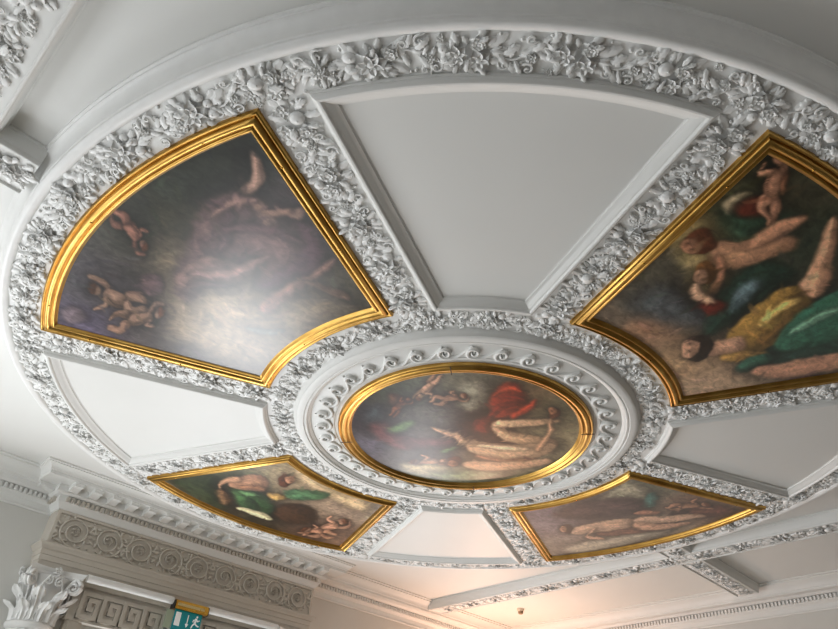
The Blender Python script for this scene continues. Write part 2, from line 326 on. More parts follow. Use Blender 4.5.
  ((159, 113, 87), 0.008, [(662, 2752), (605, 2816), (550, 2859), (526, 2826), (563, 2762), (614, 2692)]),
  ((152, 108, 83), 0.008, [(735, 2617), (851, 2697), (880, 2624), (917, 2655), (892, 2785), (738, 2717)]),
  ((186, 132, 102), 0.008, [(554, 2646), (592, 2593), (642, 2561), (715, 2576), (760, 2683), (719, 2709), (679, 2732), (617, 2746)]),
  ((176, 125, 96), 0.008, [(673, 2563), (736, 2503), (823, 2540), (855, 2529), (881, 2567), (847, 2602), (785, 2594), (752, 2660)]),
  ((193, 137, 106), 0.008, [(557, 2638), (571, 2581), (498, 2570), (489, 2538), (590, 2546), (612, 2666)]),
  ((182, 129, 99), 0.008, [(573, 2696), (542, 2661), (509, 2656), (494, 2682), (505, 2726), (536, 2761), (569, 2767), (584, 2740)]),
  ((84, 48, 30), 0.006, [(514, 2666), (495, 2670), (487, 2691), (492, 2722), (508, 2754), (532, 2777), (556, 2784), (572, 2773)]),
  ((115, 81, 63), 0.006, [(592, 2639), (632, 2602), (684, 2589), (647, 2576), (597, 2593)]),
  ((182, 132, 100), 0.016, [(-577, 2450), (-453, 2340), (-294, 2248), (-455, 1973), (-669, 2004), (-726, 2242)]),
  ((192, 142, 108), 0.016, [(-703, 2119), (-761, 2253), (-686, 2497), (-637, 2527), (-675, 2340), (-614, 2241)]),
  ((150, 104, 74), 0.016, [(-531, 2371), (-421, 2276), (-311, 2229), (-341, 2177), (-468, 2201), (-564, 2321)]),
  ((80, 44, 26), 0.008, [(-339, 1779), (-274, 1859), (-244, 1954), (-263, 2016), (-324, 2017), (-396, 1955), (-445, 1862), (-449, 1782), (-408, 1749)]),
  ((178, 124, 92), 0.008, [(-326, 1764), (-273, 1830), (-255, 1901), (-283, 1933), (-341, 1908), (-393, 1841), (-410, 1772), (-382, 1741)]),
  ((106, 74, 55), 0.005, [(-367, 1811), (-356, 1800), (-337, 1810), (-343, 1820)]),
  ((106, 74, 55), 0.005, [(-304, 1868), (-297, 1853), (-287, 1867), (-292, 1878)]),
 ]),
 'P4': ([
  ((1829, 593), (112, 102, 110)), ((2673, 1025), (120, 110, 100)), ((1969, 15), (90, 76, 72)), ((1757, -546), (112, 112, 92)), ((2708, 169), (118, 104, 92)), ((2469, -872), (110, 82, 66)), ((2843, -1043), (98, 72, 58)), ((2862, -182), (140, 126, 108)), ((1619, 595), (110, 100, 112))], [
  ((142, 136, 114), 0.05, [(1541, -542), (1779, -628), (2098, -520), (1919, -291), (1773, -106), (1647, -351)]),
  ((68, 53, 53), 0.05, [(1772, 398), (1764, 27), (1859, -392), (2214, -425), (2298, -278), (2141, 122), (1946, 442)]),
  ((48, 86, 80), 0.02, [(1948, -504), (1938, -606), (2134, -565), (2283, -387), (2135, -385)]),
  ((94, 58, 48), 0.02, [(2483, -644), (2522, -939), (2771, -1013), (2810, -873), (2739, -650)]),
  ((156, 146, 128), 0.05, [(2630, 911), (2649, 322), (2784, -153), (2897, -373), (2996, 259), (2949, 830)]),
  ((130, 90, 72), 0.012, [(2224, -183), (2283, -387), (2427, -444), (2369, -239)]),
  ((60, 44, 40), 0.015, [(2445, -468), (2483, -644), (2591, -656), (2564, -490)]),
  ((144, 104, 82), 0.008, [(2517, -737), (2587, -796), (2638, -849), (2612, -865), (2544, -824), (2469, -770)]),
  ((137, 100, 78), 0.008, [(2386, -663), (2403, -587), (2347, -537), (2376, -513), (2475, -559), (2483, -654)]),
  ((168, 122, 96), 0.008, [(2431, -813), (2380, -772), (2346, -722), (2354, -661), (2446, -640), (2474, -681), (2498, -720), (2516, -776)]),
  ((159, 115, 91), 0.008, [(2351, -700), (2265, -632), (2337, -548), (2303, -535), (2325, -511), (2391, -543), (2346, -615), (2420, -639)]),
  ((174, 126, 99), 0.008, [(2422, -809), (2378, -786), (2328, -866), (2302, -861), (2348, -761), (2447, -767)]),
  ((164, 119, 94), 0.008, [(2475, -806), (2447, -827), (2444, -855), (2470, -872), (2508, -870), (2537, -849), (2540, -821), (2514, -804)]),
  ((84, 48, 30), 0.006, [(2453, -852), (2459, -869), (2478, -880), (2506, -881), (2533, -872), (2552, -855), (2556, -836), (2545, -820)]),
  ((104, 75, 59), 0.006, [(2421, -779), (2384, -738), (2368, -690), (2359, -720), (2379, -767)]),
  ((112, 76, 62), 0.016, [(2551, 374), (2757, 42), (2820, -415), (2694, -471), (2504, -87), (2425, 302)]),
  ((186, 150, 124), 0.016, [(2360, 579), (2487, 291), (2585, -54), (2372, -163), (2228, 147), (2190, 479)]),
  ((190, 154, 128), 0.016, [(2543, -40), (2660, -360), (2776, -699), (2700, -732), (2494, -440), (2347, -143)]),
  ((176, 136, 110), 0.016, [(2607, 4), (2823, -204), (2852, -499), (2773, -533), (2681, -276), (2431, -103)]),
  ((182, 142, 116), 0.016, [(2330, 254), (2531, 539), (2705, 357), (2642, 317), (2473, 463), (2433, 289)]),
  ((76, 50, 42), 0.008, [(2201, 582), (2132, 535), (2095, 480), (2106, 443), (2161, 440), (2234, 474), (2292, 528), (2306, 578), (2270, 600)]),
  ((176, 134, 108), 0.008, [(2190, 592), (2134, 553), (2110, 511), (2132, 491), (2187, 504), (2244, 543), (2269, 585), (2246, 606)]),
  ((105, 80, 64), 0.005, [(2223, 562), (2214, 569), (2196, 563), (2200, 557)]),
  ((105, 80, 64), 0.005, [(2158, 529), (2154, 538), (2142, 530), (2146, 523)]),
 ]),
 'P5': ([
  ((-827, -51), (74, 80, 68)), ((-664, 475), (72, 66, 74)), ((-323, 731), (92, 88, 100)), ((456, 641), (150, 148, 115)), ((747, -25), (168, 158, 122)), ((528, -566), (135, 122, 92)), ((152, -877), (96, 90, 66)), ((-487, -522), (105, 102, 84)), ((-104, -201), (54, 36, 28)), ((-366, -37), (80, 78, 72)), ((-141, -801), (112, 92, 66)), ((-77, 521), (100, 90, 86)), ((-538, -652), (90, 92, 78))], [
  ((192, 176, 140), 0.06, [(40, 753), (93, 496), (389, 321), (603, -132), (709, -443), (866, -73), (748, 328), (505, 686), (246, 798)]),
  ((108, 120, 90), 0.05, [(342, 731), (460, 381), (728, 98), (774, 349), (584, 640)]),
  ((60, 66, 72), 0.05, [(-811, 349), (-765, 149), (-550, 338), (-578, 531)]),
  ((130, 126, 108), 0.05, [(-592, -462), (-507, -626), (-279, -501), (-194, -244), (-377, -243)]),
  ((50, 30, 25), 0.05, [(-183, -105), (-132, -319), (92, -201), (303, -293), (356, -188), (208, -7), (-13, 9)]),
  ((98, 30, 20), 0.03, [(-141, -232), (-101, -356), (30, -439), (65, -287), (174, -135), (-24, -100)]),
  ((156, 46, 26), 0.025, [(-381, -582), (-404, -716), (-251, -769), (-100, -715), (-18, -566), (30, -439), (-63, -326), (-225, -426)]),
  ((96, 58, 60), 0.04, [(-629, 513), (-534, 319), (-286, 425), (-114, 301), (-42, 86), (72, 117), (-33, 377), (-146, 605)]),
  ((80, 106, 66), 0.03, [(-481, 374), (-392, 108), (-329, 310), (-374, 448)]),
  ((84, 58, 48), 0.02, [(-850, 43), (-674, -30), (-593, 15), (-637, 177)]),
  ((88, 118, 78), 0.02, [(38, 335), (93, 135), (143, 250), (118, 372)]),
  ((172, 129, 101), 0.008, [(-689, -196), (-671, -118), (-645, -51), (-623, -48), (-635, -112), (-648, -188)]),
  ((164, 122, 96), 0.008, [(-684, -307), (-737, -376), (-794, -434), (-812, -423), (-774, -358), (-734, -287)]),
  ((200, 150, 118), 0.008, [(-602, -161), (-611, -218), (-632, -275), (-676, -325), (-726, -307), (-710, -262), (-693, -220), (-663, -164)]),
  ((190, 142, 112), 0.008, [(-650, -303), (-678, -375), (-720, -422), (-739, -453), (-760, -451), (-749, -413), (-727, -369), (-715, -308)]),
  ((208, 156, 122), 0.008, [(-603, -165), (-582, -208), (-544, -153), (-528, -160), (-586, -242), (-639, -200)]),
  ((196, 147, 115), 0.008, [(-626, -151), (-599, -142), (-578, -118), (-576, -91), (-594, -79), (-621, -88), (-641, -113), (-643, -139)]),
  ((84, 48, 30), 0.006, [(-584, -117), (-574, -98), (-574, -80), (-585, -69), (-603, -68), (-623, -77), (-638, -93), (-645, -112)]),
  ((124, 93, 73), 0.006, [(-622, -196), (-636, -246), (-662, -295), (-638, -272), (-614, -222)]),
  ((158, 113, 87), 0.008, [(-424, -279), (-346, -310), (-406, -397), (-422, -392), (-379, -327), (-447, -315)]),
  ((150, 108, 83), 0.008, [(-486, -226), (-456, -161), (-490, -129), (-472, -107), (-409, -135), (-429, -221)]),
  ((184, 132, 102), 0.008, [(-480, -348), (-505, -317), (-518, -279), (-505, -229), (-448, -208), (-437, -240), (-428, -270), (-425, -314)]),
  ((174, 125, 96), 0.008, [(-506, -264), (-579, -229), (-516, -144), (-521, -126), (-500, -112), (-486, -146), (-530, -203), (-469, -205)]),
  ((191, 137, 106), 0.008, [(-482, -346), (-522, -335), (-510, -371), (-527, -380), (-541, -321), (-468, -310)]),
  ((180, 129, 99), 0.008, [(-453, -340), (-473, -359), (-478, -381), (-465, -393), (-443, -390), (-423, -371), (-417, -349), (-430, -336)]),
  ((84, 48, 30), 0.006, [(-473, -378), (-471, -392), (-461, -400), (-445, -399), (-428, -390), (-415, -376), (-410, -360), (-414, -348)]),
  ((114, 81, 63), 0.006, [(-481, -321), (-498, -290), (-501, -252), (-510, -277), (-504, -314)]),
  ((166, 127, 101), 0.008, [(195, 609), (151, 686), (66, 691), (56, 664), (119, 645), (149, 575)]),
  ((159, 121, 96), 0.008, [(219, 474), (291, 446), (347, 408), (375, 434), (337, 500), (271, 549)]),
  ((194, 148, 118), 0.008, [(95, 559), (118, 502), (156, 458), (217, 444), (266, 516), (236, 553), (206, 585), (158, 619)]),
  ((184, 140, 112), 0.008, [(181, 447), (233, 376), (328, 409), (321, 365), (350, 370), (357, 450), (270, 441), (256, 501)]),
  ((201, 153, 122), 0.008, [(96, 553), (93, 492), (34, 510), (23, 487), (105, 457), (143, 553)]),
  ((190, 145, 115), 0.008, [(116, 594), (86, 576), (59, 583), (50, 611), (64, 643), (94, 661), (121, 654), (130, 626)]),
  ((84, 48, 30), 0.006, [(64, 590), (49, 601), (45, 621), (53, 645), (70, 665), (93, 675), (113, 673), (125, 658)]),
  ((120, 91, 73), 0.006, [(124, 540), (152, 495), (193, 465), (161, 468), (123, 500)]),
  ((120, 68, 48), 0.008, [(-603, 70), (-560, 17), (-618, -47), (-628, -39), (-588, 7), (-629, 43)]),
  ((114, 65, 45), 0.008, [(-624, 143), (-582, 201), (-566, 252), (-545, 258), (-547, 201), (-585, 130)]),
  ((140, 80, 56), 0.008, [(-662, 21), (-667, 60), (-662, 102), (-637, 147), (-593, 148), (-597, 113), (-602, 81), (-615, 37)]),
  ((133, 76, 53), 0.008, [(-653, 124), (-646, 186), (-603, 231), (-611, 250), (-593, 265), (-577, 233), (-607, 186), (-602, 146)]),
  ((145, 83, 58), 0.008, [(-663, 24), (-681, 48), (-698, 5), (-711, 5), (-687, 69), (-640, 54)]),
  ((137, 78, 54), 0.008, [(-642, 20), (-661, 8), (-672, -11), (-668, -28), (-652, -32), (-633, -20), (-622, -1), (-626, 16)]),
  ((84, 48, 30), 0.006, [(-667, -11), (-671, -24), (-668, -35), (-657, -40), (-643, -37), (-630, -27), (-621, -14), (-620, 0)]),
  ((86, 49, 34), 0.006, [(-653, 48), (-653, 84), (-642, 123), (-657, 101), (-666, 63)]),
  ((104, 28, 18), 0.016, [(-49, -301), (-125, -482), (-94, -625), (-124, -644), (-203, -516), (-109, -314)]),
  ((178, 62, 36), 0.016, [(-295, -521), (-313, -663), (-205, -732), (-229, -755), (-369, -700), (-332, -535)]),
  ((110, 30, 20), 0.016, [(-256, -543), (-211, -623), (-106, -688), (-124, -706), (-251, -656), (-278, -557)]),
  ((160, 52, 30), 0.016, [(52, -438), (18, -586), (-52, -745), (-89, -755), (-60, -610), (-29, -468)]),
  ((200, 158, 120), 0.016, [(515, -517), (348, -395), (148, -305), (9, -304), (50, -231), (248, -186), (493, -269), (637, -427)]),
  ((206, 164, 126), 0.016, [(58, -247), (165, -400), (242, -556), (321, -706), (281, -733), (161, -611), (60, -474), (-30, -313)]),
  ((212, 170, 132), 0.016, [(55, 73), (301, 169), (532, 58), (698, -138), (689, -406), (536, -488), (451, -301), (299, -142), (138, -27), (15, -5)]),
  ((226, 188, 150), 0.016, [(204, 59), (402, -85), (539, -244), (495, -278), (333, -142), (164, 22)]),
  ((150, 106, 80), 0.016, [(348, 181), (576, 51), (728, -174), (689, -201), (521, 6), (315, 149)]),
  ((200, 156, 122), 0.016, [(79, -7), (-97, 9), (-268, 100), (-235, 139), (-41, 80), (147, 91)]),
  ((186, 140, 106), 0.016, [(618, -278), (402, -586), (222, -707), (200, -681), (344, -577), (536, -286)]),
  ((84, 46, 28), 0.008, [(95, -743), (93, -782), (125, -801), (177, -791), (226, -757), (247, -713), (231, -681), (185, -676), (131, -701)]),
  ((176, 116, 82), 0.008, [(76, -750), (75, -782), (103, -794), (143, -779), (174, -745), (175, -712), (147, -701), (105, -717)]),
  ((105, 69, 49), 0.005, [(136, -727), (121, -733), (112, -745), (123, -741)]),
  ((105, 69, 49), 0.005, [(121, -765), (107, -769), (107, -775), (117, -772)]),
  ((200, 156, 122), 0.016, [(417, 384), (637, 241), (809, 17), (853, -253), (771, -301), (668, -80), (496, 122), (328, 301)]),
  ((88, 46, 28), 0.008, [(366, 431), (318, 447), (255, 422), (208, 367), (198, 309), (229, 274), (287, 278), (346, 319), (377, 380)]),
  ((170, 112, 78), 0.008, [(380, 453), (339, 466), (291, 442), (263, 395), (272, 354), (311, 341), (359, 364), (388, 411)]),
  ((102, 67, 46), 0.005, [(338, 384), (348, 402), (343, 414), (335, 402)]),
  ((102, 67, 46), 0.005, [(306, 413), (318, 428), (310, 430), (301, 419)]),
 ]),
}
# ------------------------------------------------------------------ levels (metres)
ZG = 4.125      # ground of the floral bands
ZC = 4.24       # plain ceiling outside the ring
XW, YW = 5.75, 4.0
CAM = (-3.490, -3.001, 1.6)

# ------------------------------------------------------------------ shell
def shell():
    b = MB(); b.box((-XW - .3, -YW - .3, -.12), (XW + .3, YW + .9, 0)); struct('floor', b, M_FLOOR, 'pale oak floor of the room', None)
    b = MB(); b.box((-XW - .3, -YW - .3, ZC), (XW + .3, YW + .9, ZC + .15)); struct('ceiling', b, M_CEIL, 'flat white plaster ceiling around the round centrepiece', None)
    # left wall: three tall window openings
    def holed(axis, c, t, lo, hi, holes, name, label):
        b = MB(); us = sorted(holes); u = lo
        def bx(u0, u1, z0, z1):
            if axis == 'x': b.box((min(c, c + t), u0, z0), (max(c, c + t), u1, z1))
            else: b.box((u0, min(c, c + t), z0), (u1, max(c, c + t), z1))
        for (a, e, z0, z1) in us:
            bx(u, a, 0, ZC); 
            if z0 > 0: bx(a, e, 0, z0)
            bx(a, e, z1, ZC); u = e
        bx(u, hi, 0, ZC)
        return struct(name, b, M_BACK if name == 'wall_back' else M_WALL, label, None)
    holed('x', -XW, -.3, -YW - .3, YW, LEFT_WIN, 'wall_left', 'window wall of the room')
    holed('x', XW, .3, -YW - .3, YW, [], 'wall_right', 'plain pale wall under the dentil cornice')
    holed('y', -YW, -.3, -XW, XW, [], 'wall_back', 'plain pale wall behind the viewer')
    holed('y', YW, .3, -XW, XW, FRONT_WIN + [(-.98, .98, 0, 3.0)], 'wall_front', 'pale wall with the doorway')
    k = 0
    for wall, wins in (('x', LEFT_WIN), ('y', FRONT_WIN)):
        for (a, e, z0, z1) in wins:
            k += 1
            f = MB(); g = MB()
            def bx(m, u0, u1, q0, q1, d0, d1):
                if wall == 'x': m.box((-XW - d1, u0, q0), (-XW - d0, u1, q1))
                else: m.box((u0, YW + d0, q0), (u1, YW + d1, q1))
            for (u0, u1, q0, q1) in ((a, a + .07, z0, z1), (e - .07, e, z0, z1), (a + .07, e - .07, z0, z0 + .07), (a + .07, e - .07, z1 - .07, z1), ((a + e) / 2 - .02, (a + e) / 2 + .02, z0 + .07, z1 - .07), (a + .07, e - .07, (z0 + z1) / 2 - .03, (z0 + z1) / 2 + .03)):
                bx(f, u0, u1, q0, q1, .08, .16)
            bx(g, a + .03, e - .03, z0 + .03, z1 - .03, .13, .14)
            w = struct('window_%d' % k, f, M_WALL, 'tall white sash window', None)
            part('pane', g, M_DAY, w, None)
LEFT_WIN = [(-2.6, -1.3, .5, 2.8), (-.2, 1.1, .5, 2.8), (2.0, 3.3, .5, 2.8)]
FRONT_WIN = [(-4.3, -2.9, .6, 2.7), (2.9, 4.3, .6, 2.7)]
shell()

# door in the bay
b = MB()
for (x0, x1, z0, z1) in ((-.98, -.90, 0, 3.0), (.90, .98, 0, 3.0), (-.90, .90, 2.93, 3.0), (-.04, .04, 0, 2.93), (-.9, -.04, 0, .5), (.04, .9, 0, .5), (-.9, -.04, 2.1, 2.18), (.04, .9, 2.1, 2.18)):
    b.box((x0, YW + .12, z0), (x1, YW + .2, z1))
door = struct('door_1', b, M_WALL, 'tall glazed double door under the entablature', None)
b = MB(); b.box((-.9, YW + .155, .5), (-.04, YW + .165, 2.93)); part('pane', b, M_DAY, door, None)
b = MB(); b.box((.04, YW + .155, .5), (.9, YW + .165, 2.93)); part('pane', b, M_DAY, door, None)

# ------------------------------------------------------------------ sectors
def sector_loop(R1, a1, R2, a2, d, z, axis, n=40):
    """closed loop of an annular sector, inset by d; axis angle; returns (x,y,z) points: outer arc, then inner arc"""
    P1 = np.array([R1 * math.cos(a1), R1 * math.sin(a1)]); P2 = np.array([R2 * math.cos(a2), R2 * math.sin(a2)])
    t = (P1 - P2) / np.linalg.norm(P1 - P2); nrm = np.array([t[1], -t[0]])
    q = P2 + nrm * d
    def hit(R):
        bq = q @ t; s = -bq + math.sqrt(bq * bq - (q @ q - R * R)); p = q + t * s
        return math.atan2(p[1], p[0])
    A1, A2 = hit(R1 - d), hit(R2 + d)
    th = np.concatenate([np.linspace(-A1, A1, n), np.linspace(A2, -A2, n)]); R = np.concatenate([np.full(n, R1 - d), np.full(n, R2 + d)])
    return np.stack([R * np.cos(th + axis), R * np.sin(th + axis), np.full(2 * n, z)], -1)

def sector_sweep(mb, R1, a1, R2, a2, prof, axis):
    mb.grid(np.array([sector_loop(R1, a1, R2, a2, d, z, axis) for d, z in prof]), cv=True)

def sector_fill(R1, a1, R2, a2, d, z, axis, nu, nv):
    L = sector_loop(R1, a1, R2, a2, d, z, 0, 2)
    A1 = math.atan2(L[1][1], L[1][0]); A2 = math.atan2(L[2][1], L[2][0]); r1, r2 = R1 - d, R2 + d
    po = np.array([r1 * math.cos(A1), r1 * math.sin(A1)]); pi_ = np.array([r2 * math.cos(A2), r2 * math.sin(A2)])
    P = np.zeros((nv, nu, 3))
    for i, s in enumerate(np.linspace(0, 1, nv)):
        p = pi_ + (po - pi_) * s; r = np.hypot(*p); a = math.atan2(p[1], p[0])
        th = np.linspace(-a, a, nu) + axis
        P[i, :, 0] = r * np.cos(th); P[i, :, 1] = r * np.sin(th); P[i, :, 2] = z
    return P

PA = (3.108, math.radians(23.4), 1.558, math.radians(24.48))
CO = (3.117, math.radians(16.85), 1.553, math.radians(11.35))
FRAME_PROF = [(0, ZG + .005), (0, 4.108), (.004, 4.098), (.010, 4.094), (.016, 4.097), (.019, 4.104), (.022, 4.105), (.024, 4.100), (.030, 4.090), (.038, 4.085), (.046, 4.085), (.054, 4.089), (.060, 4.096), (.063, 4.103), (.067, 4.105), (.070, 4.100), (.076, 4.096), (.082, 4.097), (.087, 4.102), (.090, 4.110), (.098, 4.116), (.103, 4.122), (.104, ZG + .005)]

# ------------------------------------------------------------------ painted canvases
def value_noise(x, y, seed, k):
    r = np.random.RandomState(seed); g = r.rand(64, 64)
    x = x * k; y = y * k; xi = np.floor(x).astype(int); yi = np.floor(y).astype(int); fx = x - xi; fy = y - yi
    fx = fx * fx * (3 - 2 * fx); fy = fy * fy * (3 - 2 * fy)
    G = lambda a, c: g[a % 64, c % 64]
    return (G(xi, yi) * (1 - fx) + G(xi + 1, yi) * fx) * (1 - fy) + (G(xi, yi + 1) * (1 - fx) + G(xi + 1, yi + 1) * fx) * fy - .5

GAIN = {'P1': .98, 'P2': 1.2, 'P3': 1.1, 'P4': 1.12, 'P5': 1.12}
def paint(P, key, seed):
    base, polys = PIGMENT[key]; LX, LY = -.55, .83
    x = P[:, 0].copy(); y = P[:, 1].copy()
    w = lambda s, k: value_noise(x + 9, y + 9, seed + s, k)
    X = x + .05 * w(1, 4.3) + .02 * w(2, 13) + .006 * w(3, 37); Y = y + .05 * w(4, 4.3) + .02 * w(5, 13) + .006 * w(6, 37)
    num = 0; den = 0
    for (p, c) in base:
        d2 = (X - p[0] / 1000) ** 2 + (Y - p[1] / 1000) ** 2 + .004; k = 1 / d2 ** 1.6
        num = num + k[:, None] * np.array(c, float); den = den + k
    C = num / den[:, None]
    C *= (1 + .28 * w(7, 3) + .18 * w(8, 8) + .16 * w(12, 24))[:, None]
    for qi, (col, soft, pts) in enumerate(polys):
        q = chaikin(np.array(pts, float) / 1000, 2); q2 = np.roll(q, -1, 0)
        lo = q.min(0) - soft * 2 - .06; hi = q.max(0) + soft * 2 + .06
        m = (X > lo[0]) & (X < hi[0]) & (Y > lo[1]) & (Y < hi[1])
        if not m.any(): continue
        xx, yy = X[m], Y[m]; d = np.full(len(xx), 9.); nx = np.zeros(len(xx)); ny = np.zeros(len(xx)); ins = np.zeros(len(xx), bool)
        for a, e in zip(q, q2):
            ab = e - a; t = np.clip(((xx - a[0]) * ab[0] + (yy - a[1]) * ab[1]) / (ab @ ab + 1e-12), 0, 1)
            ex = xx - a[0] - t * ab[0]; ey = yy - a[1] - t * ab[1]; dd = np.hypot(ex, ey); k = dd < d
            d = np.where(k, dd, d); nx = np.where(k, ex, nx); ny = np.where(k, ey, ny)
            if abs(ab[1]) > 1e-9:
                cr = ((a[1] > yy) != (e[1] > yy)) & (xx < ab[0] * (yy - a[1]) / ab[1] + a[0]); ins ^= cr
        sd = np.where(ins, d, -d); al = np.clip(sd / (soft * 1.3) * .5 + .5, 0, 1); al = al * al * (3 - 2 * al)
        th = max(d[ins].max() if ins.any() else .05, .02)
        sg = np.where(ins, 1, -1) / (d + 1e-5); lit = -(nx * LX + ny * LY) * sg
        vol = .84 + .22 * np.clip(sd / th, 0, 1) ** .7 + .27 * lit * np.exp(-np.clip(sd, 0, 9) / th * 1.3)
        c0 = q - q.mean(0); ev, evec = np.linalg.eigh(c0.T @ c0); e = evec[:, 1]
        al_, ac_ = xx * e[0] + yy * e[1], -xx * e[1] + yy * e[0]
        flesh = col[0] > 150 and col[0] - col[2] < 110
        fold = 1 + (.10 if flesh else .42) * (1 - 3 * np.abs(value_noise(al_ * .35 + 7, ac_ + .06 * np.sin(al_ * 11) + 7, seed + qi, 16))) * .5 + (.07 if flesh else .2) * value_noise(xx + 5, yy + 5, seed + 50 + qi, 26)
        C[m] *= (1 - .34 * np.exp(-np.clip(-sd, 0, 9) / (soft * 1.5 + .012)))[:, None]
        cc = np.array(col, float)[None] * (vol * fold)[:, None]
        C[m] = C[m] * (1 - al[:, None]) + cc * al[:, None]
    # brush dabs that drag the neighbouring colours along the strokes
    R = np.random.RandomState(seed + 77); idx = R.randint(0, len(x), 420)
    for q in idx:
        l = R.uniform(.025, .085); wd = l * R.uniform(.18, .34); th = 2.2 * PI * (value_noise(np.array([x[q] + 9]), np.array([y[q] + 9]), seed + 31, 2.2)[0] + .5) + R.normal(0, .35)
        dx = x - x[q]; dy = y - y[q]; m = (np.abs(dx) < l) & (np.abs(dy) < l)
        u = (dx[m] * math.cos(th) + dy[m] * math.sin(th)) / l; v = (-dx[m] * math.sin(th) + dy[m] * math.cos(th) + .25 * wd * np.sin(u * 4)) / wd
        al = np.clip(1.25 - (u * u + v * v) * 1.25, 0, 1) * R.uniform(.3, .75)
        C[m] = C[m] * (1 - al[:, None]) + (C[q] * R.uniform(.78, 1.24) + R.uniform(-5, 5, 3)) * al[:, None]
    C = (C * .9 + C.mean(1, keepdims=True) * .1) * GAIN[key]
    return lin(np.clip(C, 8, 240))

def canvas(parent, grids, key, seed):
    mb = MB()
    for P in grids: mb.grid(P)
    me = mb.mesh('canvas', M_PAINT, None)
    V = np.concatenate(mb.v); rgb = paint(V, key, seed)
    at = me.color_attributes.new('pigment', 'FLOAT_COLOR', 'POINT')
    at.data.foreach_set('color', np.concatenate([rgb, np.ones((len(rgb), 1))], 1).astype(np.float32).ravel())
    o = bpy.data.objects.new('canvas', me); COL.objects.link(o)
    me.transform(Matrix.Translation(-parent.location)); o.parent = parent
    return o

LABELS = {
 'P1': ('gilt-framed fan-shaped painting of mauve draped figure on pale clouds', PI),
 'P2': ('gilt-framed fan-shaped painting of figure in gold and green robes', -PI / 2),
 'P3': ('gilt-framed fan-shaped painting with green drapery, directly above the doorway cornice', PI / 2),
 'P4': ('gilt-framed fan-shaped painting of pale reclining figures on dark brown ground', 0.0)}
for i, (k, (lab, ax)) in enumerate(LABELS.items()):
    c = (2.35 * math.cos(ax), 2.35 * math.sin(ax), ZG)
    t = thing('ceiling_painting', lab, 'painting', c, 'fan-shaped paintings around the ceiling centre')
    f = MB(); sector_sweep(f, *PA, FRAME_PROF, ax); fr = part('frame', f, M_GOLD, t, 50)
    for (rr, aa) in ((3.06, .30), (3.06, 0), (3.06, -.30), (1.605, 0), (2.8, .392), (2.2, .397), (2.8, -.392), (2.2, -.397)):
        s = MB(); s.ball((rr * math.cos(ax + aa), rr * math.sin(ax + aa), 4.090), .009, sz=-.8)
        part('fixing_screw', s, M_BRASS, fr)
    canvas(t, [sector_fill(*PA, .098, 4.1185, ax, 230, 210)], k, 11 * i + 3)

t = thing('ceiling_painting', 'gilt-framed round painting with red drapery at the centre of the ceiling', 'painting', (0, 0, ZG))
f = MB(); lathe(f, [(1.0 - d * 1.06, z - .022) for d, z in FRAME_PROF], 192); fr = part('frame', f, M_GOLD, t, 50)
JG = plain('dark_joint_line', (60, 40, 14), .6)  # dark brown for the thin strips marking the frame joints
for a in (.62, 2.19, 3.76, 5.33):
    f = MB(); f.box((-.003, -.05, -.0), (.003, .05, .004)); V = f.v[-1]; Rm = np.array(Matrix.Rotation(a, 3, 'Z'))
    f.v[-1] = (V + np.array([0, 0, 0])) @ np.array([[0, 1, 0], [1, 0, 0], [0, 0, 1]]) @ Rm.T + np.array([.955 * math.cos(a), .955 * math.sin(a), 4.061])
    part('frame_joint', f, JG, fr, None)
g = MB(); rr = np.linspace(.001, .893, 150); th = np.linspace(0, 2 * PI, 361)
P = np.stack([rr[:, None] * np.cos(th), rr[:, None] * np.sin(th), np.full((150, 361), 4.0975)], -1)
canvas(t, [P], 'P5', 91)

# ------------------------------------------------------------------ ornament library (local +Z points away from the ground)
def patch_leaf(mb, L, W, pos, ang, h=.02, lobes=5, curl=.5, base=.004, nu=13, nv=7):
    u = np.linspace(0, 1, nu)[:, None]; v = np.linspace(-1, 1, nv)[None]
    w = W * (u ** .55) * ((1 - u) ** .5) * 1.55 * (1 - .30 * np.abs(np.sin(u * lobes * PI)) ** .7 * (u > .08))
    w = np.maximum(w, .0008)
    x = L * u + 0 * v; y = w * v
    z = base + h * np.sin(PI * (u * .9 + .05)) * (1 - .55 * v * v) - .0 * u + h * .35 * np.cos(v * PI * 2) * (np.abs(v) < .6) * (1 - u) - h * .25 * np.exp(-(v / .18) ** 2)
    x = x - curl * L * .16 * u ** 4; z = z + curl * h * .7 * u ** 3
    z = np.where(np.abs(v) > .99, z - h * .75, z)
    c, s = math.cos(ang), math.sin(ang)
    mb.grid(np.stack([pos[0] + c * x - s * y, pos[1] + s * x + c * y, z + (pos[2] if len(pos) > 2 else 0)], -1))

def petal(mb, L, W, pos, ang, z0, tilt, cup, n=6):
    u = np.linspace(0, 1, n)[:, None]; v = np.linspace(-1, 1, n)[None]
    w = W * np.sin(PI * np.clip(.12 + .80 * u, 0, 1)) ** .7
    x = L * u * math.cos(tilt) - .12 * L * (v * v) * u; y = w * v
    z = z0 + L * math.sin(tilt) * u + cup * (v * v - .35) * W * (1 if tilt < .6 else -.3) - L * .35 * u ** 3 * (tilt < .5)
    c, s = math.cos(ang), math.sin(ang)
    mb.grid(np.stack([pos[0] + c * x - s * y, pos[1] + s * x + c * y, z + 0 * v], -1))

def rose(mb, r, pos, z, R):
    a0 = R.random() * 6
    mb.ball((*pos, z * .3), r * .62, sz=.75)
    for (k, L, W, zz, ti) in ((5, 1.0, .52, .30, .10), (5, .80, .46, .45, .42), (4, .52, .36, .58, .85)):
        a0 += .6
        for i in range(k): petal(mb, r * L, r * W, pos, a0 + i * 2 * PI / k, z + r * zz * .8, ti, .5)
    mb.ball((*pos, z + r * .55), r * .24, sz=.9, nu=7, nv=4)

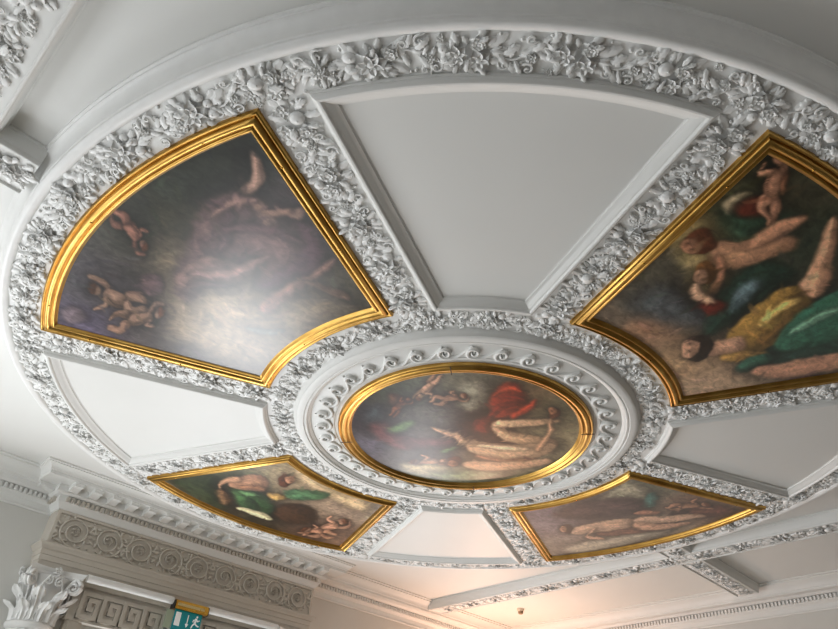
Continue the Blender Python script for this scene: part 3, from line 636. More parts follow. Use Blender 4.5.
def daisy(mb, r, pos, z, R, k=6):
    a0 = R.random() * 6
    mb.ball((*pos, z * .2), r * .45, sz=.8)
    for i in range(k): petal(mb, r, r * 2.35 / k, pos, a0 + i * 2 * PI / k, z + r * .22, .22, .75)
    mb.ball((*pos, z + r * .18), r * .27, sz=.9)

def fruit(mb, r, pos, z, R):
    mb.ball((*pos, z), r, sx=1 + .15 * R.random(), sz=.95, nu=10, nv=6); mb.ball((pos[0] + r * .2, pos[1], z + r * .88), r * .2, nu=6, nv=4)

def bud(mb, r, pos, z, ang):
    c, s = math.cos(ang), math.sin(ang)
    for k in (-.5, 0, .5): petal(mb, r * 2.0, r * .55, pos, ang + k, z + (.010 if k == 0 else .004), .18, -.8)

def curl(mb, pos, ang, size, turns=1.35, th=.006, flip=1, tail=1.0):
    t = np.linspace(0, 1, 26); a = ang + flip * (1 - t) * turns * 2 * PI; r = size * (.12 + .88 * t)
    p = np.stack([pos[0] + r * np.cos(a), pos[1] + r * np.sin(a)], -1)
    d = np.array([-math.sin(ang), math.cos(ang)]) * -flip
    tl = np.array([p[-1] + d * size * tail * s for s in (.35, .7, 1.0)])
    tl += np.array([math.cos(ang), math.sin(ang)]) * size * tail * np.array([0.05, .2, .45])[:, None]
    p = np.concatenate([p, tl]); n = len(p)
    z = .006 + .010 * np.linspace(1, .3, n)
    rad = th * np.concatenate([[1.5], np.linspace(.75, 1.15, n - 4), [.9, .7, .35]])
    mb.tube(np.column_stack([p, z]), rad, 6)

def grapes(mb, pos, ang, R, n=14, r=.011):
    for i in range(n):
        u = i / n; w = (1 - u) * .028
        x = u * .085; y = R.uniform(-w, w); c, s = math.cos(ang), math.sin(ang)
        mb.ball((pos[0] + c * x - s * y, pos[1] + s * x + c * y, .014 + (w - abs(y)) * .6), r, nu=7, nv=4)

def cluster(seed, kind):
    R = random.Random(seed); mb = MB()
    for i in range(16):
        a = i * 2 * PI / 16 + R.uniform(-.2, .2); L = R.uniform(.055, .09) * (1 + .35 * abs(math.cos(a)))
        patch_leaf(mb, L, L * .34, (.06 * math.cos(a) * 1.3, .034 * math.sin(a)), a + R.uniform(-.5, .5), R.uniform(.012, .022), R.choice((2, 3, 4)), R.uniform(.2, 1.2), .004)
    if kind == 0:
        rose(mb, .062, (-.012, .008), .018, R); daisy(mb, .044, (.072, -.026), .016, R, 5); daisy(mb, .038, (-.082, -.03), .012, R, 6); fruit(mb, .026, (.05, .055), .016, R); bud(mb, .022, (-.07, .05), .014, 2.4)
    elif kind == 1:
        daisy(mb, .072, (.0, .0), .022, R, 6); rose(mb, .042, (.085, .03), .014, R); fruit(mb, .027, (-.075, .04), .016, R); fruit(mb, .022, (-.082, -.012), .016, R); fruit(mb, .022, (-.062, -.05), .012, R); bud(mb, .022, (.062, -.05), .014, -.5)
    elif kind == 2:
        fruit(mb, .032, (-.03, .012), .020, R); rose(mb, .046, (.045, .028), .018, R); daisy(mb, .044, (.035, -.05), .016, R, 5); daisy(mb, .036, (-.078, -.035), .012, R, 5); grapes(mb, (.085, .0), .2, R); bud(mb, .02, (-.085, .045), .012, 2.7)
    elif kind == 3:
        rose(mb, .055, (.03, -.01), .022, R); rose(mb, .05, (-.062, .012), .016, R); fruit(mb, .024, (-.012, .062), .016, R); daisy(mb, .034, (.095, .035), .012, R, 6); bud(mb, .022, (-.02, -.06), .014, -1.7); grapes(mb, (.06, -.045), -.6, R, 10)
    else:
        daisy(mb, .052, (-.035, .03), .018, R, 5); daisy(mb, .05, (.05, .0), .020, R, 6); rose(mb, .04, (-.04, -.045), .016, R); fruit(mb, .022, (.1, -.03), .012, R); fruit(mb, .02, (.095, .02), .014, R); bud(mb, .024, (-.09, -.0), .012, 3.1)
    for i in range(4):
        a = R.uniform(0, 6.28); q = R.uniform(.07, .10)
        mb.ball((q * math.cos(a) * 1.2, q * math.sin(a) * .8, .006), R.uniform(.008, .012), nu=6, nv=4)
    for i in range(4):
        a = R.uniform(0, 6.28); q = R.uniform(.02, .06)
        patch_leaf(mb, .06, .018, (q * math.cos(a), q * math.sin(a), .03), a + R.uniform(-.4, .4), .014, 3, .8)
    for V in mb.v: V[:, 2] *= .62
    return mb.mesh('flower_cluster', M_ORN, 60)

def spray(seed, L=.24, W=.20):
    R = random.Random(seed); mb = MB(); f = R.choice((-1, 1))
    xs = np.linspace(-L / 2, L / 2, 22); ys = f * .03 * np.sin(xs / L * 2 * PI)
    mb.tube(np.column_stack([xs, ys, np.full(22, .006)]), .006, 6)
    for i in range(14):
        x = -L / 2 + L * (i + .3) / 14; y = f * .03 * math.sin(x / L * 2 * PI); sd = 1 if i % 2 else -1
        l = R.uniform(.06, .10); patch_leaf(mb, l, l * .30, (x, y), sd * R.uniform(.6, 1.15) + (0 if R.random() < .7 else .4), R.uniform(.010, .019), R.choice((3, 4)), R.uniform(0, 1), .004)
    for (x, y, sg) in ((-L * .3, -f * W * .27, f), (L * .28, f * W * .27, f), (0, f * W * .32, -f), (L * .05, -f * W * .33, -f)):
        curl(mb, (x + R.uniform(-.015, .015), y), R.uniform(0, 6.28), R.uniform(.02, .028), 1.2, .0055, sg, .9)
    daisy(mb, .026, (R.uniform(-.05, .05), f * R.uniform(-.02, .03)), .010, R, 5)
    daisy(mb, .02, (R.uniform(-.1, .1), -f * R.uniform(.05, .08)), .006, R, 5)
    for i in range(8):
        mb.ball((R.uniform(-L / 2, L / 2), R.uniform(-W * .42, W * .42), .004), R.uniform(.006, .010), nu=6, nv=4)
    return mb.mesh('leaf_spray', M_ORN, 60)

def rosette_mesh():
    R = random.Random(3); mb = MB()
    for i in range(8): patch_leaf(mb, .10, .026, (0, 0), i * PI / 4, .022, 4, .8, .004)
    daisy(mb, .045, (0, 0), .022, R, 8)
    return mb.mesh('rosette', M_ORN, 60)

CL = [cluster(100 + i, i % 5) for i in range(10)]
SP = [spray(200 + i) for i in range(8)]
ROS = rosette_mesh()
DOWN = Matrix(((1, 0, 0, 0), (0, -1, 0, 0), (0, 0, -1, 0), (0, 0, 0, 1)))
def orn(parent, name, me, x, y, ang, s=1.0, z=ZG, label=None, sy=None):
    mw = Matrix.Translation((x, y, z)) @ Matrix.Rotation(ang, 4, 'Z') @ DOWN @ Matrix.Diagonal((s, sy or s, s, 1))
    return link(name, me, parent, mw)

# ------------------------------------------------------------------ round centrepiece
b = MB()
lathe(b, [(3.09, ZG), (3.295, ZG), (3.30, 4.116), (3.312, 4.106), (3.33, 4.102), (3.345, 4.105), (3.355, 4.114), (3.357, 4.130), (3.362, 4.135), (3.364, 4.150), (3.370, 4.175), (3.384, 4.197), (3.404, 4.212), (3.412, 4.214), (3.414, 4.224), (3.425, 4.228), (3.427, ZC)], 360)
ring = trim(b, M_ORN, 'wide round plaster band of flowers and foliage around all eight panels', 35)
N = 46
for i in range(N):
    a = 2 * PI * (i + .3) / N + rng.uniform(-.015, .015); r = 3.206 + rng.uniform(-.010, .010)
    orn(ring, 'flower_cluster', CL[rng.randrange(10)], r * math.cos(a), r * math.sin(a), a + PI / 2 + rng.choice((0, PI)) + rng.uniform(-.12, .12), rng.uniform(1.0, 1.12), ZG, None, .98)
    a2 = 2 * PI * (i + .8) / N; r = 3.204
    if i % 6 == 2: orn(ring, 'rosette', ROS, r * math.cos(a2), r * math.sin(a2), a2, .95)
    orn(ring, 'leaf_spray', SP[rng.randrange(8)], r * math.cos(a2), r * math.sin(a2), a2 + PI / 2 + rng.choice((0, PI)), rng.uniform(1.0, 1.1), ZG, None, 1.0)

b = MB()
lathe(b, [(1.235, ZG), (1.575, ZG)], 256)
ring2 = trim(b, M_ORN, 'narrower round plaster band of flowers between the wave border and the panels', 35)
N = 24
for i in range(N):
    a = 2 * PI * (i + .2) / N; r = 1.437
    orn(ring2, 'flower_cluster', CL[rng.randrange(10)], r * math.cos(a), r * math.sin(a), a + PI / 2 + rng.choice((0, PI)), rng.uniform(.86, .98), ZG, None, .98)
    a2 = 2 * PI * (i + .7) / N
    orn(ring2, 'leaf_spray', SP[rng.randrange(8)], r * math.cos(a2), r * math.sin(a2), a2 + PI / 2 + rng.choice((0, PI)), .86)

# wave border
b = MB()
lathe(b, [(1.352, ZG), (1.348, 4.112), (1.338, 4.100), (1.326, 4.088), (1.322, 4.080), (1.314, 4.076), (1.300, 4.073), (1.268, 4.073), (1.264, 4.080), (1.258, 4.080), (1.254, 4.076), (1.244, 4.076), (1.238, 4.080), (1.236, 4.088), (1.230, 4.089), (1.222, 4.094), (1.214, 4.100), (1.211, 4.109), (1.200, 4.104), (1.056, 4.104), (1.052, 4.098), (1.040, 4.096), (1.030, 4.098), (1.026, 4.104), (.985, 4.104)], 256)
wave = trim(b, M_CEIL, 'smooth round moulding with a wave scroll border around the central painting', 30)
def wave_mesh(lam):
    mb = MB(); H = .125
    # spiral head
    t = np.linspace(0, 1, 34); turns = 1.3; a = -PI * .45 + (1 - t) * turns * 2 * PI * -1
    cx, cy = 0, .078; r = .008 + .044 * t
    p = np.stack([cx + r * np.cos(a), cy + r * np.sin(a)], -1)
    k = 16; s = np.linspace(0, 1, k)[1:]
    e = p[-1]; tail = np.stack([e[0] + s * lam * .92, e[1] + .118 * s ** 1.7 * (1 - .22 * s ** 3) - .012 * np.sin(s * PI)], -1)
    p = np.concatenate([p, tail]); n = len(p)
    wdt = np.concatenate([np.linspace(.010, .0125, 34), np.linspace(.0125, .004, k - 1)])
    T = np.gradient(p, axis=0); T /= np.linalg.norm(T, axis=1)[:, None]; Nn = np.stack([-T[:, 1], T[:, 0]], -1)
    hz = np.concatenate([np.linspace(.022, .016, 34), np.linspace(.016, .007, k - 1)])
    rows = []
    for q, zf in ((-1, -.1), (-.9, .75), (-.35, 1), (.35, 1), (.9, .75), (1, -.1)):
        rows.append(np.column_stack([p + Nn * (wdt * q)[:, None], hz * zf]))
    mb.grid(np.array(rows).transpose(1, 0, 2))
    mb.ball((cx, cy, .002), .011, sz=1.1)
    return mb.mesh('wave_scroll', M_CEIL, 60)
NW = 37; WM = wave_mesh(2 * PI * 1.08 / NW)
for i in range(NW):
    a = 2 * PI * (i + .04) / NW; r = 1.025
    # local X = tangent, local Y = outwards, local Z = down
    mw = Matrix(((-math.sin(a), math.cos(a), 0, r * math.cos(a)), (math.cos(a), math.sin(a), 0, r * math.sin(a)), (0, 0, -1, 4.104), (0, 0, 0, 1))) @ Matrix.Diagonal((1.05, 1.2, 1.3, 1))
    link('wave_scroll', WM, wave, mw)

# spokes between the panels
for i in range(4):
    ax = i * PI / 2
    for sgn in (1, -1):
        # between painting side and coffer side
        def line(R1, a1, R2, a2, axis, side):
            return [np.array([R * math.cos(axis + side * a), R * math.sin(axis + side * a)]) for R, a in ((R2, a2), (R1, a1))]
        p0, p1 = line(*PA, ax, sgn); c0, c1 = line(*CO, ax + sgn * PI / 4, -sgn)
        ex = lambda a, e: (a - (e - a) * .06, e + (e - a) * .04)
        (p0, p1), (c0, c1) = ex(p0, p1), ex(c0, c1)
        b = MB(); b.add([(*p0, ZG + .0006), (*p1, ZG + .0006), (*c1, ZG + .0006), (*c0, ZG + .0006)], [(0, 1, 2, 3)])
        # widen under frame and moulding
        where = {0: 'right-hand wall', 1: 'doorway', 2: 'window wall', 3: 'viewer'}[i]
        sp = trim(b, M_ORN, 'straight floral plaster band between a painting and a plain panel', None, 'floral bands between the panels')
        m0 = (p0 + c0) / 2; m1 = (p1 + c1) / 2; d = m1 - m0; an = math.atan2(d[1], d[0])
        for k in range(5):
            q = m0 + d * (.11 + .78 * k / 4)
            orn(sp, 'flower_cluster', CL[rng.randrange(10)], q[0], q[1], an + rng.choice((0, PI)) + rng.uniform(-.1, .1), rng.uniform(.90, 1.0), ZG, None, 1.18)
            if k < 4:
                q = m0 + d * (.11 + .78 * (k + .5) / 4); orn(sp, 'leaf_spray', SP[rng.randrange(8)], q[0], q[1], an + rng.choice((0, PI)), .96, ZG, None, 1.2)

# ground beneath the paintings so nothing is open behind the frames
b = MB()
for i in range(4): b.grid(sector_fill(*PA, -.005, ZG + .0012, i * PI / 2, 24, 6))
back = trim(b, M_CEIL, 'plaster backing behind the fan-shaped paintings', None)

# plain panels
CLAB = ['plain white fan-shaped panel nearest the bottom of the picture, between green and brown paintings', 'plain white fan-shaped panel beside the mauve painting, above the doorway cornice end',
        'largest plain white fan-shaped panel between the mauve painting and the gold-robed painting', 'plain white fan-shaped panel at the frame edge between gold-robed and brown paintings']
CPROF = [(0, ZG + .002), (0, 4.112), (.005, 4.106), (.008, 4.106), (.010, 4.098), (.018, 4.088), (.028, 4.083), (.038, 4.084), (.044, 4.090), (.046, 4.096), (.050, 4.097), (.056, 4.100), (.072, 4.110), (.088, 4.123), (.092, 4.124), (.094, 4.130), (.102, 4.134)]
for i in range(4):
    ax = PI / 4 + i * PI / 2
    t = thing('coffer_panel', CLAB[i], 'panel', (2.3 * math.cos(ax), 2.3 * math.sin(ax), ZG), 'plain panels around the ceiling centre')
    f = MB(); sector_sweep(f, *CO, CPROF, ax); part('moulding', f, M_CEIL, t, 32)
    f = MB(); f.grid(sector_fill(*CO, .09, 4.134, ax, 40, 12)); part('panel_field', f, M_CEIL, t, None)

# ------------------------------------------------------------------ floral bands outside the ring
def strip(x0, x1, y0, y1, lab, along, dz=0):
    """flat-bottomed raised band with moulded sides"""
    b = MB(); prof = [(0, ZC), (0, 4.222), (.005, 4.218), (.008, 4.200), (.012, 4.175), (.020, 4.152), (.024, 4.148), (.025, 4.132), (.030, 4.124), (.036, 4.122), (.042, 4.126), (.044, 4.135)]
    prof = [(d, z + dz) for d, z in prof]
    if along == 'y':
        L = [[(x0 + d, y, z) for d, z in prof] + [(x1 - d, y, z) for d, z in prof[::-1]] for y in (y0, y1)]
    else:
        L = [[(x, y0 + d, z) for d, z in prof] + [(x, y1 - d, z) for d, z in prof[::-1]] for x in (x0, x1)]
    b.grid(np.array(L)); n = len(prof) * 2
    b.f.append(tuple(range(n))); b.f.append(tuple(range(n, 2 * n))[::-1])
    return trim(b, M_CEIL, lab, 35)
BX0, BX1 = 3.60, 3.94
for s, lab in ((1, 'straight floral ceiling band crossing the short rib, parallel to the far wall'), (-1, 'straight floral ceiling band beyond the large ring near the mauve painting')):
    st = strip(min(s * BX0, s * BX1), max(s * BX0, s * BX1), -3.9, 3.9, lab, 'y')
    for k in range(18):
        y = -3.5 + 7.0 * k / 17; x = s * (BX0 + BX1) / 2
        orn(st, 'flower_cluster', CL[rng.randrange(10)], x, y, PI / 2 + rng.choice((0, PI)) + rng.uniform(-.2, .2), rng.uniform(1.0, 1.12), 4.135)
        if k < 17: orn(st, 'leaf_spray', SP[rng.randrange(8)], x, y + 6.9 / 34, PI / 2 + rng.choice((0, PI)), .92, 4.135)
for s, lab in ((1, 'short floral rib running from the ring to the far wall cornice'), (-1, 'short floral rib joining the ring near the mauve painting')):
    for (xa, xb) in ((3.40, BX0 + .03), (BX1 - .03, 5.44)):
        st = strip(min(s * xa, s * xb), max(s * xa, s * xb), -.165, .165, lab, 'x', .0025)
        n = 1 if xb < 4 else 5
        for k in range(n):
            x = s * (xa + (xb - xa) * (k + .5) / n)
            orn(st, 'flower_cluster', CL[rng.randrange(10)], x, 0, rng.choice((0, PI)), .9, 4.135, None)
            if n > 1 and k < n - 1: orn(st, 'leaf_spray', SP[rng.randrange(8)], s * (xa + (xb - xa) * (k + 1) / n), 0, rng.choice((0, PI)), .9, 4.135)

# ------------------------------------------------------------------ cornices
WALL_CORN = [(0, 3.905), (.018, 3.905), (.022, 3.915), (.018, 3.927), (.010, 3.93), (.010, 3.985), (.03, 3.995), (.045, 4.01), (.05, 4.015), (.05, 4.065), (.085, 4.07), (.10, 4.085), (.11, 4.095), (.19, 4.10), (.19, 4.125), (.20, 4.13), (.205, 4.15), (.225, 4.175), (.255, 4.195), (.275, 4.205), (.28, 4.21), (.28, 4.222), (.31, 4.226), (.31, ZC + .005)]
def dentils(parent, path, off, z0, z1, w, gap, depth, mat, near=None):
    m = MB(); m.box((-w / 2, 0, 0), (w / 2, depth, z1 - z0)); me = m.mesh('dentil', mat, None); spots = []
    for (a, e) in zip(path[:-1], path[1:]):
        a = np.array(a, float); e = np.array(e, float); L = np.linalg.norm(e - a); d = (e - a) / L; nr = np.array([d[1], -d[0]])
        n = int(L / (w + gap))
        for i in range(n):
            c = a + d * ((i + .5) * L / n) + nr * off
            spots.append(Matrix(((-d[0], nr[0], 0, c[0]), (-d[1], nr[1], 0, c[1]), (0, 0, 1, z0), (0, 0, 0, 1))))
    if near: spots.sort(key=lambda q: (q.translation.x - near[0]) ** 2 + (q.translation.y - near[1]) ** 2)
    for q in spots[:100]: link('dentil', me, parent, q)
    if len(spots) > 100:
        m2 = MB()
        for q in spots[100:]: m2.join(m, q)
        o = link('dentil_course', m2.mesh('dentil_course', mat, None), parent); o['kind'] = 'stuff'
# paths run so that the room lies on the right-hand side
for (path, lab, near) in (([(-XW, -YW), (-XW, YW), (-1.58, YW)], 'wall cornice with dentils beyond the column end of the doorway', (-1.6, 4)),
                    ([(1.56, YW), (XW, YW), (XW, -YW)], 'wall cornice with dentils turning from the doorway wall along the far wall', (5.6, 2)),
                    ([(XW, -YW), (-XW, -YW)], 'wall cornice behind the viewer', None)):
    b = MB(); sweep(b, path, WALL_CORN); c = trim(b, M_CEIL, lab, 30)
    if len(path) > 2: dentils(c, path, .045, 4.018, 4.062, .024, .021, .037, M_CEIL, near)

# doorway entablature (projecting bay)
FX0, FX1, FY = -1.60, 1.56, 3.80
ent = thing('entablature', 'projecting carved entablature with modillion cornice above the doorway', 'entablature', (0, 3.9, 3.4))
bay = [(FX0, YW + .02), (FX0, FY), (FX1, FY), (FX1, YW + .02)]
b = MB(); sweep(b, bay, [(-.02, 3.60), (.0, 3.60), (.0, 3.930), (-.02, 3.930)]); part('frieze', b, M_BACKLIT, ent, 30)
frieze = [o for o in ent.children][0]
b = MB(); b.box((FX0 + .004, FY + .004, 3.42), (FX1 - .004, YW - .002, 4.20)); part('core', b, M_BACKLIT, ent, None)
b = MB()
for (za, zb, o) in ((3.900, 3.926, .018), (3.600, 3.622, .018)):
    sweep(b, [(FX0 + .0, FY), (FX1, FY)], [(0, za), (o, za), (o, zb), (0, zb)])
b.box((FX0 + .001, FY - .017, 3.6225), (FX0 + .03, FY + .003, 3.8995)); b.box((FX1 - .03, FY - .017, 3.6225), (FX1 - .001, FY + .003, 3.8995))
part('frieze_border', b, M_BACKLIT, frieze, None)
b = MB()
sweep(b, bay, [(0, 3.925), (.015, 3.93), (.02, 3.945), (.035, 3.965), (.05, 3.985), (.055, 3.99), (.055, 4.042), (.09, 4.046), (.10, 4.058), (.11, 4.062), (.11, 4.125), (.275, 4.128), (.275, 4.160), (.285, 4.164), (.29, 4.18), (.305, 4.197), (.325, 4.208), (.335, 4.212), (.335, 4.222), (.35, 4.225), (.35, ZC + .005)])
part('cornice', b, M_CEIL, ent, 30)
dentils(ent, bay, .052, 3.994, 4.036, .026, .022, .034, M_BACKLIT)
def modillion():
    m = MB(); prof = [(0, .0), (.0, -.05), (.02, -.058), (.06, -.05), (.10, -.036), (.13, -.042), (.148, -.036), (.150, -.0)]
    L = [[(x, -p, z) for p, z in prof] for x in (-.042, .042)]
    m.grid(np.array(L)); n = len(prof); m.f.append(tuple(range(n))); m.f.append(tuple(range(n, 2 * n))[::-1])
    m.box((-.05, -.158, -.012), (.05, 0, 0.0))
    return m.mesh('modillion', M_CEIL, 30)
MOD = modillion()
nm = 17
for i in range(nm):
    x = FX0 - .0 + (FX1 - FX0) * (i + .15) / (nm - .7)
    link('modillion', MOD, ent, Matrix.Translation((x, FY - .108, 4.127)))
for x, sg in ((FX0 - .108, 1), (FX1 + .108, -1)):
    link('modillion', MOD, ent, Matrix.Translation((x, FY + .02, 4.127)) @ Matrix.Rotation(-sg * PI / 2, 4, 'Z'))
# architrave: two fasciae and a crowning ogee
b = MB()
sweep(b, bay, [(-.26, 3.40), (.0, 3.40), (.0, 3.452), (.008, 3.452), (.008, 3.50), (.016, 3.502), (.016, 3.548), (.024, 3.552), (.032, 3.556), (.040, 3.575), (.055, 3.588), (.06, 3.592), (.06, 3.602), (0, 3.604)])
part('architrave', b, M_BACKLIT, ent, 30)
# carved scroll relief on the frieze
def rinceau(seed):
    R = random.Random(seed); mb = MB()
    t = np.linspace(0, 1, 44); a = -2.2 + t * 2.15 * 2 * PI; r = .125 * (1 - t) ** .8 + .018
    p = np.stack([r * np.cos(a), r * np.sin(a)], -1); mb.tube(np.column_stack([p, np.full(44, .006) + .006 * t]), .0105 * (1 - .35 * t), 6)
    for i in range(11):
        k = int(2 + i * 2.4); an = a[k] + PI / 2 - .55; patch_leaf(mb, .065, .022, (p[k][0], p[k][1]), an if i % 2 else an - .9 + PI * .0, .014, 4, .6, .002)
    daisy(mb, .042, (0, 0), .010, R, 6)
    for sx in (-1, 1):
        for k in (-.9, -.4, .1, .6): patch_leaf(mb, .075, .020, (sx * .125, sx * .05 * k), (0 if sx > 0 else PI) + k, .013, 4, .7, .002)
    for i in range(8): mb.ball((R.uniform(-.17, .17), R.choice((-1, 1)) * R.uniform(.09, .13), .002), .011, nu=6, nv=4)
    return mb.mesh('scroll_relief', M_BACKLIT, 60)
RN = [rinceau(5), rinceau(6)]
nr = 9
for i in range(nr):
    x = FX0 + .05 + (FX1 - FX0 - .1) * (i + .5) / nr
    mw = Matrix(((1 if i % 2 else -1, 0, 0, x), (0, 0, -1, FY), (0, 1, 0, 3.761), (0, 0, 0, 1)))
    o = link('scroll_relief', RN[i % 2], None, None); o.parent = frieze
    o.matrix_local = Matrix.Translation(-Vector((ent.location))) @ mw @ Matrix.Diagonal((1.12, 1.04, 1.35, 1))

# roll moulding and greek key panel over the door
for (u0, u1, lab) in ((-1.13, -.222, 'round pale roll moulding under the architrave, between the column and the exit sign'), (.188, 1.10, 'round pale roll moulding under the architrave, beyond the exit sign')):
    b = MB(); b.tube([(x, 3.764, 3.386) for x in np.linspace(u0, u1, 8)], .036, 16); trim(b, M_ORN, lab, 40)
b = MB(); b.box((-1.13, 3.86, 3.337), (1.10, YW - .001, 3.399)); trim(b, M_BACKLIT, 'flat soffit board under the architrave', None)
key = thing('greek_key_panel', 'long plaster panel of raised Greek key above the doorway', 'panel', (0, 3.96, 3.2))
b = MB(); b.box((-1.16, 3.90, 3.04), (1.14, YW - .001, 3.335)); part('backing', b, M_BACKLIT, key, None)
b = MB(); per = .212; zb = 3.085; un = per / 5.6; th = un * .52
def run(pts, dy):
    for (xa, za), (xb2, zb2) in zip(pts[:-1], pts[1:]):
        x0_, x1_ = min(xa, xb2) - th, max(xa, xb2) + th; z0_, z1_ = min(za, zb2) - th, max(za, zb2) + th
        b.box((x0_, 3.878 + dy, z0_), (x1_, 3.905, z1_)); dy += .0006
for i in range(-5, 5):
    a = i * per
    run([(a + un * p, zb + un * q) for p, q in ((0, 5.3), (0, 0), (4, 0), (4, 3.9), (2, 3.9), (2, 1.9), (2.8, 1.9))], 0)
run([(-5 * per, zb + un * 5.3), (5 * per, zb + un * 5.3), (5 * per, zb)], .004)
part('key_pattern', b, M_BACKLIT, key, None)
# door casing below the key panel
b = MB()
for (x0, x1, z0, z1) in ((-1.14, -.98, 0, 3.04), (.98, 1.14, 0, 3.04)):
    b.box((x0, 3.93, z0), (x1, YW + .02, z1)); b.box((x0 + .03, 3.915, z0), (x1 - .03, 3.93, z1))
trim(b, M_BACKLIT, 'moulded door casing', None)

# ------------------------------------------------------------------ columns
def column(cx, lab):
    cy = 3.98; t = thing('column', lab, 'column', (cx, cy, 0), 'columns flanking the doorway')
    b = MB(); n = 96; th = np.linspace(0, 2 * PI, n, endpoint=False); rows = []
    for z in np.linspace(.30, 2.90, 14):
        r = .215 - .03 * (z / 2.9) ** 2; fl = r - .012 * np.abs(np.cos(th * 10)) ** .6
        rows.append(np.stack([cx + fl * np.cos(th), cy + fl * np.sin(th), np.full(n, z)], -1))
    b.grid(np.array(rows), cv=True); part('shaft', b, M_CEIL, t, 50)
    b = MB(); b.box((cx - .29, cy - .29, 0), (cx + .29, cy + .02, .1)); lathe(b, [(.28, .1), (.295, .14), (.28, .18), (.24, .2), (.235, .23), (.25, .26), (.235, .30), (.2, .31)], 48, (cx, cy)); part('base', b, M_CEIL, t, 40)
    b = MB(); lathe(b, [(.18, 2.885), (.195, 2.89), (.205, 2.91), (.207, 2.925), (.20, 2.94), (.185, 2.945), (.175, 2.95)], 64, (cx, cy)); part('astragal', b, M_CEIL, t, 50)
    cap = MB(); lathe(cap, [(.172, 2.94), (.170, 3.05), (.176, 3.18), (.20, 3.28), (.235, 3.325), (.24, 3.335)], 64, (cx, cy)); cp = part('capital', cap, M_ORN, t, 50)
    # abacus with concave sides
    ab = MB(); loop = []
    for k in range(4):
        for s in np.linspace(-1, 1, 11):
            h = .250 - .055 * (1 - s * s); v = np.array([s * .250, -h]); a = k * PI / 2; loop.append((v[0] * math.cos(a) - v[1] * math.sin(a), v[0] * math.sin(a) + v[1] * math.cos(a)))
    loop = np.array(loop)
    ab.grid(np.array([np.column_stack([loop * s + np.array([cx, cy]), np.full(len(loop), z)]) for s, z in ((.9, 3.33), (.97, 3.345), (.97, 3.365), (1, 3.372), (1.03, 3.40))]), cv=True)
    ab.f.append(tuple(range(len(loop)))); part('abacus', ab, M_ORN, cp, 35)
    # acanthus leaves
    def acanthus(phi, z0, H, W, out, r0):
        m = MB(); nu, nv = 15, 9; u = np.linspace(0, 1, nu)[:, None]; v = np.linspace(-1, 1, nv)[None]
        w = W * (.55 + .45 * np.sin(PI * u * .8 + .3)) * (1 - .28 * np.abs(np.sin(u * 4 * PI))) * np.where(u > .85, np.sqrt(np.maximum(1 - (u - .85) / .151, .02)), 1)
        s = np.clip((u - .55) / .45, 0, 1)
        rad = r0 + .012 + .05 * u ** 2 + out * np.sin(s * PI * .72) ** 1.2 - .012 * v * v + .014 * np.exp(-(v / .2) ** 2) + .008 * np.cos(v * 9)
        z = z0 + H * np.where(u < .8, u, .8 + .2 * np.sin((u - .8) / .2 * 2.4) * .6) - .05 * H * s * v * v
        aa = phi + w * v / (r0 + .03)
        m.grid(np.stack([cx + rad * np.cos(aa), cy + rad * np.sin(aa), z + 0 * v], -1)); part('acanthus_leaf', m, M_ORN, cp, 70)
    for k in range(8):
        phi = k * PI / 4
        if math.sin(phi) > .8: continue
        acanthus(phi, 2.945, .17, .058, .055, .170)
        acanthus(phi + PI / 8, 2.955, .285, .058, .075, .172)
    # corner volutes, inner helices and abacus flowers
    for k in range(4):
        phi = PI / 4 + k * PI / 2
        if math.sin(phi) > .0 and False: continue
        for sd in (-1, 1):
            m = MB(); d = np.array([math.cos(phi), math.sin(phi)]); e = np.array([-d[1], d[0]])
            tt = np.linspace(0, 1, 40); a = PI * .5 + tt * 2 * PI * 1.6 * -1 ; rr = .055 * (1 - tt) + .012
            R0 = .285; zc = 3.275
            stem = np.array([[.185, 3.09], [.20, 3.17], [.225, 3.25], [.255, 3.305]])
            pr = np.concatenate([stem, np.stack([R0 + rr * np.cos(a), zc + rr * np.sin(a)], -1)])
            pts = np.array([[cx + d[0] * q + e[0] * sd * (.016 + .09 * max(0, .30 - q)), cy + d[1] * q + e[1] * sd * (.016 + .09 * max(0, .30 - q)), z] for q, z in pr])
            m.tube(pts, np.concatenate([np.linspace(.010, .017, 4), np.linspace(.017, .011, 40)]), 7); part('volute', m, M_ORN, cp, 70)
        ph2 = k * PI / 2
        if math.sin(ph2) > .5: continue
        d = np.array([math.cos(ph2), math.sin(ph2)]); e = np.array([-d[1], d[0]])
        for sd in (-1, 1):
            m = MB(); tt = np.linspace(0, 1, 26); a = PI * .5 + tt * 2 * PI * 1.3; rr = .034 * (1 - tt) + .008
            pr = np.concatenate([[[.11, 3.13], [.105, 3.20], [.085, 3.26]], np.stack([.05 + rr * np.cos(a), 3.285 + rr * np.sin(a)], -1)])
            pts = np.array([[cx + d[0] * (.215 + .10 * (z - 3.2)) + e[0] * sd * q, cy + d[1] * (.215 + .10 * (z - 3.2)) + e[1] * sd * q, z] for q, z in pr])
            m.tube(pts, .009, 6); part('helix', m, M_ORN, cp, 70)
        m = MB(); R = random.Random(k); fm = MB(); daisy(fm, .048, (0, 0), .01, R, 6)
        mw = Matrix(((e[0], 0, d[0], cx + d[0] * .225), (e[1], 0, d[1], cy + d[1] * .225), (0, 1, 0, 3.368), (0, 0, 0, 1)))
        m.join(fm, mw); part('abacus_flower', m, M_ORN, cp, 60)
    return t
column(-1.41, 'white Corinthian column under the end of the entablature nearest the window side')
column(1.37, 'white Corinthian column under the far end of the entablature')

